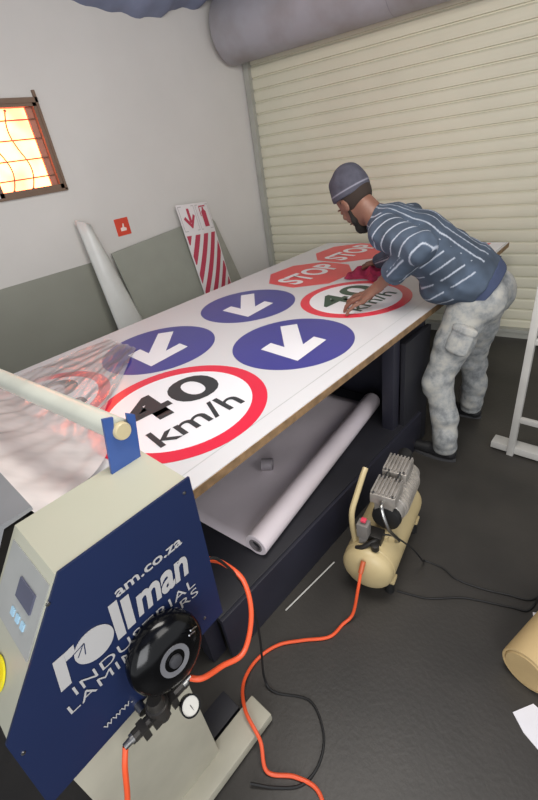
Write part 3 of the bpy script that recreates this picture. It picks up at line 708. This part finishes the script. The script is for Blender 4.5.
# ------------------------------------------------------------------ the man  (signed-distance modelling -> one continuous mesh each)
def nets(F, X, Y, Z):
    S = F < 0
    nx, ny, nz = F.shape
    acc = np.zeros((nx-1, ny-1, nz-1, 3), np.float32); cnt = np.zeros((nx-1, ny-1, nz-1), np.int16)
    AX = [X, Y, Z]; edges = []
    for ax in range(3):
        sl0 = [slice(None)]*3; sl1 = [slice(None)]*3; sl0[ax] = slice(0, -1); sl1[ax] = slice(1, None)
        a, b = S[tuple(sl0)], S[tuple(sl1)]
        I = np.argwhere(a != b); J = I.copy(); J[:, ax] += 1
        fa = F[I[:, 0], I[:, 1], I[:, 2]]; fb = F[J[:, 0], J[:, 1], J[:, 2]]; t = fa/(fa-fb)
        P = np.stack([X[I[:, 0]], Y[I[:, 1]], Z[I[:, 2]]], 1).astype(np.float32)
        P[:, ax] += t*(AX[ax][J[:, ax]]-AX[ax][I[:, ax]])
        o1, o2 = [k for k in range(3) if k != ax]
        for d1 in (0, -1):
            for d2 in (0, -1):
                C = I.copy(); C[:, o1] += d1; C[:, o2] += d2
                ok = (C >= 0).all(1) & (C[:, 0] < nx-1) & (C[:, 1] < ny-1) & (C[:, 2] < nz-1)
                np.add.at(acc, tuple(C[ok].T), P[ok]); np.add.at(cnt, tuple(C[ok].T), 1)
        edges.append((ax, o1, o2, I, fa < 0))
    ids = -np.ones(cnt.shape, np.int64); m = cnt > 0; ids[m] = np.arange(m.sum())
    V = acc[m]/cnt[m][:, None]; Q = []
    for ax, o1, o2, I, neg in edges:
        ok = (I[:, o1] > 0) & (I[:, o2] > 0) & (I[:, o1] < ids.shape[o1]) & (I[:, o2] < ids.shape[o2]); I = I[ok]; neg = neg[ok]
        def g(d1, d2):
            C = I.copy(); C[:, o1] += d1; C[:, o2] += d2; return ids[tuple(C.T)]
        q = np.stack([g(-1, -1), g(0, -1), g(0, 0), g(-1, 0)], 1)
        flip = neg if ax != 1 else ~neg
        q[~flip] = q[~flip][:, ::-1]
        Q.append(q)
    return V, np.concatenate(Q)

class Field:
    def __init__(s, X, Y, Z):
        s.X, s.Y, s.Z = [np.asarray(a, np.float32) for a in (X, Y, Z)]
        s.F = np.full((len(X), len(Y), len(Z)), .5, np.float32)
    def blk(s, lo, hi):
        r = []
        for A, l, h in zip((s.X, s.Y, s.Z), lo, hi): r.append(slice(max(0, np.searchsorted(A, l)-1), np.searchsorted(A, h)+1))
        g = np.meshgrid(s.X[r[0]], s.Y[r[1]], s.Z[r[2]], indexing='ij'); return tuple(r), np.stack(g, -1)
    def put(s, r, d, k, sub=False):
        a = s.F[r]
        if sub: d = -d; a, d = -a, -d; h = np.clip(.5+.5*(a-(-d))/k, 0, 1); 
        if not sub:
            h = np.clip(.5+.5*(a-d)/k, 0, 1); s.F[r] = a*(1-h)+d*h-k*h*(1-h)
        else:
            s.F[r] = np.maximum(-a, -(-d) if False else -d*-1) if False else s.F[r]
    def cone(s, a, b, ra, rb, k=.015):
        a = np.array(a, np.float32); b = np.array(b, np.float32); pad = max(ra, rb)+.05
        r, P = s.blk(np.minimum(a, b)-pad, np.maximum(a, b)+pad); 
        if 0 in P.shape: return
        ab = b-a; t = np.clip(((P-a)@ab)/(ab@ab), 0, 1); d = np.linalg.norm(P-a-t[..., None]*ab, axis=-1)-(ra+(rb-ra)*t)
        s.put(r, d, k)
    def chain(s, pts, rs, k=.015):
        for i in range(len(pts)-1): s.cone(pts[i], pts[i+1], rs[i], rs[i+1], k)
    def ell(s, a, b, side, wa, wb, k=.03, cap=None):
        """elliptical bone a->b ; side = lateral direction ; w = (half width lateral, half depth)"""
        a = np.array(a, np.float32); b = np.array(b, np.float32); pad = max(*wa, *wb)+.06
        r, P = s.blk(np.minimum(a, b)-pad, np.maximum(a, b)+pad)
        if 0 in P.shape: return
        ab = b-a; L = np.linalg.norm(ab); d = ab/L; u = np.array(side, np.float32); u = u-d*(u@d); u /= np.linalg.norm(u); v = np.cross(d, u)
        q = P-a; l = q@d; t = np.clip(l/L, 0, 1); ov = l-t*L
        wu = wa[0]+(wb[0]-wa[0])*t; wv = wa[1]+(wb[1]-wa[1])*t; wl = cap or np.minimum(wu, wv)
        e = np.sqrt(((q@u)/wu)**2+((q@v)/wv)**2+(ov/wl)**2)
        s.put(r, (e-1)*np.minimum(wu, wv), k)
    def ball(s, c, rad, axes=None, k=.01):
        c = np.array(c, np.float32); rad = np.array(rad, np.float32); A = np.array(axes if axes is not None else np.eye(3), np.float32); pad = rad.max()+.04
        r, P = s.blk(c-pad, c+pad)
        if 0 in P.shape: return
        q = (P-c)@A.T; e = np.sqrt(((q/rad)**2).sum(-1)); s.put(r, (e-1)*rad.min(), k)
    def cut_ball(s, c, rad, axes=None, k=.01):
        c = np.array(c, np.float32); rad = np.array(rad, np.float32); A = np.array(axes if axes is not None else np.eye(3), np.float32); pad = rad.max()+.04
        r, P = s.blk(c-pad, c+pad)
        if 0 in P.shape: return
        q = (P-c)@A.T; e = np.sqrt(((q/rad)**2).sum(-1)); d = -(e-1)*rad.min(); a = s.F[r]; h = np.clip(.5-.5*(a-d)/k, 0, 1); s.F[r] = a*(1-h)+d*h+k*h*(1-h)
    def cut_plane(s, p, n):
        g = np.stack(np.meshgrid(s.X, s.Y, s.Z, indexing='ij'), -1); d = (g-np.array(p, np.float32))@np.array(n, np.float32); s.F = np.maximum(s.F, d.astype(np.float32))
    def mesh(s, name, m, parent, attr=None, disp=None):
        V, Q = nets(s.F, s.X, s.Y, s.Z)
        if disp is not None: V = V+disp(V)
        me = bpy.data.meshes.new(name); me.from_pydata(V.tolist(), [], Q.tolist()); me.update()
        for p in me.polygons: p.use_smooth = True
        if attr is not None:
            at = me.attributes.new('mask', 'FLOAT', 'POINT'); at.data.foreach_set('value', attr(V).astype(np.float32))
        o = link(name, me, m, parent); return o
def ax_(segs):
    """segs: (start, step) ... end"""
    out = []
    for (a, st), (b, _) in zip(segs, segs[1:]): out.append(np.arange(a, b-1e-6, st))
    return np.concatenate(out)

HEADC = np.array([-1.425, 2.225, 1.48]); 
J = dict(
    pelvis=(-.735, 2.39, .995), hipL=(-.76, 2.295, .95), hipR=(-.745, 2.50, .95),
    kneeL=(-.865, 2.17, .50), ankL=(-.775, 2.12, .10), kneeR=(-.82, 2.60, .47), ankR=(-.81, 2.63, .10),
    waist=(-.83, 2.35, 1.09), chest=(-1.06, 2.27, 1.25), shm=(-1.20, 2.25, 1.335), neck=(-1.29, 2.23, 1.385),
    shL=(-1.14, 2.06, 1.345), elL=(-.915, 1.965, 1.30), wrL=(-1.185, 2.06, 1.06),
    shR=(-1.20, 2.44, 1.33), elR=(-1.33, 2.62, 1.10), wrR=(-1.60, 2.78, .985))
J = {k: np.array(v) for k, v in J.items()}
def mixp(a, b, t): return J[a]*(1-t)+J[b]*t if isinstance(a, str) else np.array(a)*(1-t)+np.array(b)*t

M_skin = mat('brown_skin', '#7b5646', .5, var=.08, scale=14, bump=.1, bscale=90)
person = thing('person', 'man in striped blue jumper and grey beanie leaning over the table with red cloth', 'person', (-.8, 2.37, 0))

# body
X = ax_([(-1.86, .006), (-1.76, .0035), (-1.15, .0065), (-.5, 0)]); Y = ax_([(1.90, .006), (1.98, .0035), (2.32, .007), (2.68, .0035), (2.96, 0)]); Z = ax_([(-.01, .009), (.895, .0035), (1.10, .0055), (1.28, .0045), (1.66, 0)])
B_ = Field(X, Y, Z)
side_t = J['shR']-J['shL']
B_.ell(J['pelvis'], J['waist'], (0, 1, 0), (.14, .095), (.13, .09)); B_.ell(J['waist'], J['chest'], side_t, (.13, .09), (.15, .10)); B_.ell(J['chest'], J['shm'], side_t, (.15, .10), (.155, .085))
B_.cone(J['shm'], J['neck'], .07, .058, .03); 
hd_f = np.array([-.66, .26, -.70]); hd_f /= np.linalg.norm(hd_f)      # face direction: looking down at the work
hd_u = np.array([-.50, -.02, .85]); hd_u -= hd_f*(hd_u@hd_f); hd_u /= np.linalg.norm(hd_u); hd_s = np.cross(hd_f, hd_u)
A3 = np.stack([hd_f, hd_s, hd_u]); HS = 1.12
def hp(f, s, u): return HEADC+(hd_f*f+hd_s*s+hd_u*u)*HS
B_.cone(J['neck'], hp(-.03, 0, -.07), .060, .058, .03)
B_.ball(hp(-.012, 0, .03), np.array([.098, .076, .095])*HS, A3, .02)             # cranium
B_.ball(hp(.030, 0, -.045), np.array([.064, .058, .075])*HS, A3, .03)             # face mass
B_.ball(hp(.060, 0, -.098), np.array([.028, .030, .022])*HS, A3, .025)            # chin
B_.chain([hp(.088, 0, .012), hp(.108, 0, -.028), hp(.110, 0, -.036)], [.009*HS, .013*HS, .012*HS], .010)   # nose
for s_ in (-1, 1):
    B_.ball(hp(.100, s_*.013, -.037), np.array([.010, .009, .008])*HS, A3, .006)
    B_.cut_ball(hp(.094, s_*.032, .008), np.array([.012, .017, .010])*HS, A3, .012)  # eye sockets
    B_.ball(hp(.080, s_*.032, .006), np.array([.012, .014, .011])*HS, A3, .003)      # eyes
    B_.chain([hp(.088, s_*.014, .026), hp(.084, s_*.046, .026)], [.006, .005], .008)  # brow
    B_.ball(hp(.070, s_*.042, -.028), np.array([.016, .018, .016])*HS, A3, .015)      # cheek
    B_.ball(hp(-.008, s_*.078, -.012), np.array([.020, .008, .032])*HS, A3, .005)     # ear
    B_.cut_ball(hp(.002, s_*.088, -.010), np.array([.010, .006, .018])*HS, A3, .004)
B_.chain([hp(.094, -.022, -.066), hp(.101, 0, -.063), hp(.094, .022, -.066)], [.005, .0075, .005], .005)
B_.chain([hp(.091, -.018, -.078), hp(.098, 0, -.077), hp(.091, .018, -.078)], [.005, .008, .005], .005)
for s_, h, k_, an, dy in (('L', J['hipL'], J['kneeL'], J['ankL'], -.03), ('R', J['hipR'], J['kneeR'], J['ankR'], .03)):
    B_.chain([h, k_, an], [.085, .052, .038], .03)
    B_.chain([an+np.array([.02, 0, -.05]), an+np.array([-.14, dy*.3, -.065])], [.03, .026], .02)
for s_ in ('L', 'R'):
    B_.chain([J['sh'+s_], J['el'+s_]], [.052, .042], .03); B_.chain([J['el'+s_], mixp('el'+s_, 'wr'+s_, .35), J['wr'+s_]], [.042, .044, .029], .02)
HN = 1.08
# left hand, fingers splayed and resting on the print
W = J['wrL']; kn = {'i': (-1.282, 2.103, 1.002), 'm': (-1.287, 2.072, 1.004), 'r': (-1.278, 2.041, .995), 'p': (-1.258, 2.014, .982)}
for q in 'imrp': B_.cone(W, kn[q], .023, .0145, .016)
B_.ell(W, (np.array(kn['i'])+np.array(kn['p']))/2, np.array(kn['i'])-np.array(kn['p']), (.030, .021), (.052, .016), .012)
TT = TZ+.016
for q, mid, mid2, tip in (('i', (-1.335, 2.118, .985), (-1.378, 2.128, .948), (-1.394, 2.132, TT)), ('m', (-1.346, 2.072, .985), (-1.390, 2.071, .948), (-1.405, 2.070, TT)), ('r', (-1.330, 2.024, .973), (-1.366, 2.013, .940), (-1.378, 2.009, TT)), ('p', (-1.298, 1.986, .960), (-1.325, 1.970, .933), (-1.334, 1.965, TT))):
    B_.chain([kn[q], mid, mid2, tip], [.0145, .0125, .0112, .0092] if q != 'p' else [.0125, .0108, .0096, .0082], .004)
B_.chain([(-1.21, 2.085, 1.03), (-1.255, 2.140, 1.0), (-1.292, 2.175, .965), (-1.315, 2.195, .935)], [.021, .0165, .0132, .0105], .006)
# right hand pressing the cloth
W = J['wrR']; o_ = np.array([-.0, 0, 0]); dR = np.array([-.87, .40, -.25]); dR /= np.linalg.norm(dR); sR = np.array([.42, .90, 0]); sR /= np.linalg.norm(sR)
def rh(f, s_, z): return W+dR*f+sR*s_+np.array([0, 0, z])
for i, s_ in enumerate((-.036, -.013, .011, .034)):
    ln = (.088, .098, .092, .074)[i]
    B_.cone(W, rh(.085, s_, .0), .02, .0125, .016)
    B_.chain([rh(.085, s_, 0), rh(.085+ln*.45, s_*1.2, -.010), rh(.085+ln*.8, s_*1.25, -.026), rh(.085+ln, s_*1.25, -.040)], [.0120, .0108, .0098, .0085], .004)
B_.ell(W, rh(.085, 0, 0), sR, (.026, .018), (.044, .013), .012)
B_.chain([rh(.02, -.025, -.005), rh(.06, -.055, -.012), rh(.09, -.070, -.025), rh(.108, -.075, -.036)], [.018, .0145, .0115, .0095], .006)
B_.mesh('body', M_skin, person)

# jumper ----------------------------------------------------------------
Jm = Field(ax_([(-1.75, .0055), (-.48, 0)]), ax_([(1.86, .0055), (2.95, 0)]), ax_([(.92, .0055), (1.52, 0)]))
HB = J['pelvis']+np.array([.0, 0, .0]); 
HB = J['waist']*.35+J['pelvis']*.65+np.array([.01, 0, .01])
Jm.ell(HB, J['waist'], (0, 1, 0), (.205, .125), (.20, .135), .03, cap=.03)
Jm.ell(J['waist'], J['chest'], side_t, (.205, .140), (.215, .145), .04); Jm.ell(J['chest'], J['shm'], side_t, (.215, .145), (.195, .115), .04)
Jm.cone(J['shm'], J['neck'], .105, .075, .03)
Jm.ball(mixp('waist', 'chest', .12)+np.array([-.055, -.03, -.10]), np.array([.13, .17, .085]), None, .06)   # cloth sagging under the belly
slv = {}
for s_, rr, cf in (('L', (.090, .076, .073, .064), .60), ('R', (.088, .078, .068, .052), .93)):
    sh_, el, wr = J['sh'+s_], J['el'+s_], J['wr'+s_]; cu = sh_*0+el*(1-cf)+wr*cf
    Jm.cone(sh_, el, rr[0], rr[1], .03); Jm.cone(el, cu, rr[2], rr[3], .025)
    slv[s_] = (sh_, el, cu)
# flat cuffs
for s_ in 'LR':
    sh_, el, cu = slv[s_]; d = cu-el; d /= np.linalg.norm(d); c2 = cu+d*.05
    Jm.cut_ball(cu+d*.075, (.075, .09, .09), np.stack([d, *[np.array(v) for v in frame_of(d)]]), .004)
# neck opening
nd = J['neck']-J['shm']; nd /= np.linalg.norm(nd)
Jm.cut_ball(J['neck']+nd*.055, (.05, .1, .1), np.stack([nd, *[np.array(v) for v in frame_of(nd)]]), .006)
SEG = [('t', HB, J['waist']), ('t', J['waist'], J['chest']), ('t', J['chest'], J['shm']), ('u', J['shL'], J['elL']), ('f', J['elL'], slv['L'][2]), ('u', J['shR'], J['elR']), ('f', J['elR'], slv['R'][2])]
SR = [.2, .2, .2, .085, .075, .085, .06]
def seg_eval(V):
    best = np.full(len(V), 9.); idx = np.zeros(len(V), int); tt = np.zeros(len(V))
    for i, (k_, a, b) in enumerate(SEG):
        ab = b-a; t = np.clip(((V-a)@ab)/(ab@ab), 0, 1); c = a+t[:, None]*ab
        if k_ == 't':
            u = side_t/np.linalg.norm(side_t); q = V-c; lu = q@u; q2 = q-lu[:, None]*u; d = np.sqrt((lu/.205)**2+(q2**2).sum(1)/.14**2)*.14-.14
        else: d = np.linalg.norm(V-c, axis=1)-SR[i]
        m = d < best-.004; best[m] = d[m]; idx[m] = i; tt[m] = t[m]
    return idx, tt
def stripe(x, period, w, soft=.0022):
    f = np.abs((x/period) % 1-.5)*period; return np.clip((w/2-f)/soft+.5, 0, 1)
def jumper_mask(V):
    idx, tt = seg_eval(V); out = np.zeros(len(V))
    sp = J['shm']-J['pelvis']; Ls = np.linalg.norm(sp); sp = sp/Ls; su = side_t/np.linalg.norm(side_t); sv = np.cross(sp, su); sv *= np.sign(sv[2])
    for i in range(len(SEG)):
        m = idx == i
        if not m.any(): continue
        P = V[m]; k_, a, b = SEG[i]
        if k_ == 't':
            l = (P-J['pelvis'])@sp; c = (P-J['pelvis']-l[:, None]*sp); uu = c@su; vv = c@sv
            ang = np.arctan2(vv, -uu)          # 0 at left flank, pi/2 at the back
            arc = ang*.17
            # long lines down the back, short slanted dashes on the flank
            lon = stripe(arc+.015, .062, .0075)*(ang > .78)*(ang < 2.6)
            ph = l+arc*.45
            dash = stripe(ph, .062, .0075)*(ang < .66)*(((arc+.02) % .13) < .10)
            v = np.maximum(lon, dash)*(l > .11)
            out[m] = v
        else:
            d = (b-a)/np.linalg.norm(b-a); l = (P-a)@d; u, v = [np.array(q) for q in frame_of(d)]; q = P-a-l[:, None]*d; ang = np.arctan2(q@v, q@u)
            if k_ == 'u': out[m] = stripe(l+.03*np.sin(ang*1.0+.6), .066, .0075)
            else: out[m] = stripe(ang*.07+.01, .085, .0075)*(l < np.linalg.norm(b-a)-.02)
    return out
def wrinkle(amp, f=1.0):
    def w(V):
        n = (np.sin(V[:, 0]*38*f+V[:, 2]*25*f+3*np.sin(V[:, 1]*14))+.7*np.sin(V[:, 1]*47*f-V[:, 2]*33*f+2*np.sin(V[:, 0]*21))+.5*np.sin(V[:, 2]*71*f+V[:, 0]*19+2*np.sin(V[:, 1]*30)))
        d = np.stack([np.sin(V[:, 2]*30+V[:, 1]*22), np.cos(V[:, 0]*26+V[:, 2]*18), .8*np.sin(V[:, 0]*33-V[:, 1]*27)], 1)
        return d*n[:, None]*amp
    return w
mj = bpy.data.materials.new('striped_knit'); mj.use_nodes = True; nt = mj.node_tree; N = nt.nodes; L = nt.links; b_ = N['Principled BSDF']
at = N.new('ShaderNodeAttribute'); at.attribute_name = 'mask'; tcn = N.new('ShaderNodeTexCoord'); nz = N.new('ShaderNodeTexNoise'); nz.inputs['Scale'].default_value = 9; L.new(tcn.outputs['Object'], nz.inputs['Vector'])
rp = N.new('ShaderNodeValToRGB'); rp.color_ramp.elements[0].position = .35; rp.color_ramp.elements[1].position = .65; rp.color_ramp.elements[0].color = lin('#38424f'); rp.color_ramp.elements[1].color = lin('#475465')
L.new(nz.outputs['Fac'], rp.inputs['Fac']); mxx = N.new('ShaderNodeMix'); mxx.data_type = 'RGBA'; L.new(at.outputs['Fac'], mxx.inputs['Factor']); L.new(rp.outputs['Color'], mxx.inputs['A']); mxx.inputs['B'].default_value = lin('#a7aeba')
L.new(mxx.outputs['Result'], b_.inputs['Base Color']); b_.inputs['Roughness'].default_value = .9
jo = Jm.mesh('jumper', mj, person, jumper_mask, wrinkle(.0036))
# ribbed hem
Hm = Field(ax_([(-1.05, .005), (-.48, 0)]), ax_([(2.1, .005), (2.7, 0)]), ax_([(.86, .005), (1.25, 0)]))
hdir = J['waist']-J['pelvis']; hdir /= np.linalg.norm(hdir)
Hm.ell(HB-hdir*.045, HB+hdir*.01, (0, 1, 0), (.192, .122), (.203, .13), .02, cap=.012)
Hm.mesh('hem_band', mat('hem_navy', '#3b4560', .9, var=.06, scale=30), person, None, wrinkle(.0012))

# trousers ---------------------------------------------------------------
Tr = Field(ax_([(-1.08, .006), (-.48, 0)]), ax_([(1.95, .006), (2.8, 0)]), ax_([(.03, .007), (1.14, 0)]))
Tr.ell(J['pelvis']+np.array([-.012, 0, -.03]), J['pelvis']+np.array([-.04, -.01, .045]), (0, 1, 0), (.172, .120), (.17, .115), .03, cap=.05)
Tr.ball(J['pelvis']+np.array([.030, -.07, -.05]), (.105, .115, .12), None, .05); Tr.ball(J['pelvis']+np.array([.030, .08, -.05]), (.105, .115, .12), None, .05)
for s_ in 'LR':
    h, k_, an = J['hip'+s_], J['knee'+s_], J['ank'+s_]
    tm = h*.5+k_*.5+np.array([.0, 0, 0]); cm = k_*.45+an*.55+np.array([.02, 0, 0])
    rr = [.118, .100, .076, .073, .069] if s_ == 'L' else [.110, .094, .074, .072, .068]
    Tr.chain([h, tm, k_, cm, an+np.array([.005, 0, -.015])], rr, .03)
    for q, zz in ((.14, .10), (.10, .15)): Tr.cone(an+np.array([.01, -.02, q-.06]), an+np.array([-.02, .03, q-.05]), .066, .066, .01)
    Tr.chain([k_+np.array([-.012, -.02, -.035]), k_+np.array([.02, .02, -.05])], [.066, .066], .02)
Tr.F = np.maximum(Tr.F, (-(Tr.Z-.058))[None, None, :].astype(np.float32))
def tw(V):
    n = np.sin(V[:, 2]*62+3.2*np.sin(V[:, 1]*18+V[:, 0]*11)+V[:, 0]*20)+.6*np.sin(V[:, 2]*95-V[:, 1]*40+2*np.sin(V[:, 0]*25))
    c = np.where((V[:, 1] < 2.40)[:, None], J['kneeL'], J['kneeR']); d = V-c; d[:, 2] = 0; d /= (np.linalg.norm(d, axis=1)[:, None]+1e-5)
    k = np.clip((1.02-V[:, 2])/.1, .15, 1); return d*(n*.0022*k)[:, None]
mt = bpy.data.materials.new('washed_denim'); mt.use_nodes = True; nt = mt.node_tree; N = nt.nodes; L = nt.links; b_ = N['Principled BSDF']; b_.inputs['Roughness'].default_value = .9
tcn = N.new('ShaderNodeTexCoord'); n1 = N.new('ShaderNodeTexNoise'); n1.inputs['Scale'].default_value = 13; n1.inputs['Detail'].default_value = 7; n1.inputs['Roughness'].default_value = .65; L.new(tcn.outputs['Object'], n1.inputs['Vector'])
rp = N.new('ShaderNodeValToRGB'); E = rp.color_ramp.elements; E[0].position = .36; E[0].color = lin('#75787a'); E[1].position = .62; E[1].color = lin('#a8a69f'); e = E.new(.48); e.color = lin('#929493')
L.new(n1.outputs['Fac'], rp.inputs['Fac']); L.new(rp.outputs['Color'], b_.inputs['Base Color'])
tro = Tr.mesh('trousers', mt, person, None, tw)
# cargo pocket on the outer left thigh
pc = J['hipL']*.62+J['kneeL']*.38+np.array([.05, -.112, .0])
pk = Field(ax_([(pc[0]-.12, .005), (pc[0]+.12, 0)]), ax_([(pc[1]-.05, .005), (pc[1]+.06, 0)]), ax_([(pc[2]-.14, .005), (pc[2]+.14, 0)]))
pd = J['hipL']-J['kneeL']; pd /= np.linalg.norm(pd)
pk.ell(pc-pd*.05, pc+pd*.035, (1, 0, 0), (.062, .022), (.062, .022), .01, cap=.025); pk.ell(pc+pd*.055, pc+pd*.075, (1, 0, 0), (.067, .026), (.067, .026), .006, cap=.016)
pk.mesh('cargo_pocket', mt, person, None, wrinkle(.001))
# shoes
for s_, dy in (('L', -.01), ('R', .02)):
    an = J['ank'+s_]
    S_ = Field(ax_([(an[0]-.24, .005), (an[0]+.10, 0)]), ax_([(an[1]-.08, .005), (an[1]+.08, 0)]), ax_([(-.005, .005), (.14, 0)]))
    S_.cone(an+np.array([.035, 0, -.055]), an+np.array([-.03, dy*.2, -.05]), .042, .044, .02); S_.cone(an+np.array([-.03, dy*.2, -.055]), an+np.array([-.165, dy, -.065]), .043, .036, .02); S_.cone(an+np.array([0, 0, -.02]), an+np.array([0, 0, .02]), .042, .042, .02)
    S_.F = np.maximum(S_.F, (.012-S_.Z)[None, None, :].astype(np.float32)); so = S_.mesh('shoe', mat('shoe_black', '#1b1b1d', .5), person)
    bm = BM(); P = []
    for k in range(28):
        a_ = 2*PI*k/28; P.append((an[0]-.062+.142*math.cos(a_), an[1]+dy*.5+(.046-.006*math.cos(a_))*math.sin(a_)))
    prism(bm, P, (0, 0, 0.0), (1, 0, 0), (0, 1, 0), .016); build('sole', bm, mat('sole_grey', '#3a3a3c', .7), so, bevel=.003)

# hat : soft grey kufi, beard, hair stubble
Ht = Field(*[ax_([(HEADC[i]-.20, .0045), (HEADC[i]+.20, 0)]) for i in range(3)])
Ht.ball(hp(-.018, 0, .045), np.array([.112, .090, .100])*HS, A3, .02); Ht.ball(hp(-.040, 0, .092), np.array([.080, .072, .066])*HS, A3, .03); Ht.ball(hp(-.005, 0, .118), np.array([.050, .050, .036])*HS, A3, .03)
g = np.stack(np.meshgrid(Ht.X, Ht.Y, Ht.Z, indexing='ij'), -1)-np.array(hp(0, 0, .030)); cutn = hd_u*.93+hd_f*-.42; Ht.F = np.maximum(Ht.F, -(g@(cutn/np.linalg.norm(cutn))).astype(np.float32))
def hatmask(V):
    q = (V-hp(0, 0, .030))@(cutn/np.linalg.norm(cutn)); return np.clip(1-np.abs(q-.030)/.005, 0, 1)*(((V-HEADC)@hd_s) * 1 > -9)
mh = bpy.data.materials.new('hat_felt'); mh.use_nodes = True; nt = mh.node_tree; N = nt.nodes; L = nt.links; b_ = N['Principled BSDF']; b_.inputs['Roughness'].default_value = .9
at = N.new('ShaderNodeAttribute'); at.attribute_name = 'mask'; nz = N.new('ShaderNodeTexNoise'); nz.inputs['Scale'].default_value = 30; rp = N.new('ShaderNodeValToRGB'); rp.color_ramp.elements[0].color = lin('#34333d'); rp.color_ramp.elements[1].color = lin('#50505c')
tcn = N.new('ShaderNodeTexCoord'); L.new(tcn.outputs['Object'], nz.inputs['Vector']); L.new(nz.outputs['Fac'], rp.inputs['Fac']); mxx = N.new('ShaderNodeMix'); mxx.data_type = 'RGBA'; L.new(at.outputs['Fac'], mxx.inputs['Factor']); L.new(rp.outputs['Color'], mxx.inputs['A']); mxx.inputs['B'].default_value = lin('#8d8c98'); L.new(mxx.outputs['Result'], b_.inputs['Base Color'])
Ht.mesh('hat', mh, person, hatmask, lambda V: (wrinkle(.0025, 1.2)(V))*np.clip(((V-HEADC)@hd_u-.08)/.05, 0, 1)[:, None])
Bd = Field(*[ax_([(HEADC[i]-.18, .004), (HEADC[i]+.18, 0)]) for i in range(3)])
Bd.chain([hp(.005, -.066, -.035), hp(.030, -.056, -.085), hp(.070, -.020, -.115), hp(.078, 0, -.122), hp(.070, .020, -.115), hp(.030, .056, -.085), hp(.005, .066, -.035)], [.008, .013, .020, .024, .020, .013, .008], .02)
Bd.chain([hp(.100, -.024, -.062), hp(.106, 0, -.054), hp(.100, .024, -.062)], [.004, .006, .004], .004); Bd.cone(hp(.080, 0, -.115), hp(.085, 0, -.140), .022, .014, .02)
M_hair = mat('hair_black', '#17130f', .9, bump=.6, bscale=200)
Bd.mesh('beard', M_hair, person)
Hr = Field(*[ax_([(HEADC[i]-.18, .0045), (HEADC[i]+.18, 0)]) for i in range(3)])
Hr.ball(hp(-.020, 0, .012), np.array([.096, .0785, .086])*HS, A3, .02)
g = np.stack(np.meshgrid(Hr.X, Hr.Y, Hr.Z, indexing='ij'), -1)-HEADC; q = g/HS
Hr.F = np.maximum(Hr.F, ((q@hd_f)-.018).astype(np.float32)); Hr.F = np.maximum(Hr.F, (-(q@hd_u)-.050).astype(np.float32)); Hr.F = np.maximum(Hr.F, ((q@hd_u)-.05).astype(np.float32))
Hr.mesh('hair', mat('hair_short', '#2e231d', .9), person)

# red cloth under the right hand
cl = BM(); rows = []; c0 = np.array([-1.66, 2.77, Z0+.002]); rnd = random.Random(3)
for j in range(26):
    row = []
    for i in range(26):
        u = i/25*2-1; v = j/25*2-1; rr = max(abs(u), abs(v)); 
        x = c0[0]+u*.135+.02*math.sin(v*5); y = c0[1]+v*.17+.02*math.sin(u*4+1); e = max(0, 1-rr**3)
        z = c0[2]+e*(.030+.018*math.sin(u*9+v*4)+.014*math.sin(v*11-u*5))+.002
        row.append(cl.verts.new((x, y, z)))
    rows.append(row)
for a, b in zip(rows, rows[1:]):
    for i in range(25): cl.faces.new((a[i], a[i+1], b[i+1], b[i]))
o = build('cleaning_cloth', cl, mat('cloth_maroon', '#a02a4c', .85, var=.2, scale=25), smooth=True); rebase(o, tuple(c0)); tag(o, 'crumpled dark red cloth held on the table by the man\'s right hand', 'cloth')

# ------------------------------------------------------------------ light
w = bpy.data.worlds.new('world'); SC.world = w; w.use_nodes = True
w.node_tree.nodes['Background'].inputs[0].default_value = (.92, .95, 1, 1); w.node_tree.nodes['Background'].inputs[1].default_value = .8
def area(name, loc, tgt, size, power, col, sy=None):
    l = bpy.data.lights.new(name, 'AREA'); l.energy = power; l.color = col; l.size = size
    if sy: l.shape = 'RECTANGLE'; l.size_y = sy
    o = bpy.data.objects.new(name, l); COL.objects.link(o); o.location = loc
    o.rotation_euler = (Vector(tgt)-Vector(loc)).to_track_quat('-Z', 'Y').to_euler(); return o
area('ceiling_lamp', (-.7, 1.0, 2.93), (-1.7, 2.0, .6), 1.3, 74, (1, .95, .88))
area('side_fill', (1.7, .9, 2.5), (-3.5, 2.0, 1.9), 1.2, 24, (1, .97, .93))  # added fill from the right, brightens the left wall
area('front_fill', (1.1, -1.3, 1.75), (-1.6, 2.0, .6), 1.6, 52, (.97, .98, 1))  # added fill from behind the camera, reaches under the table
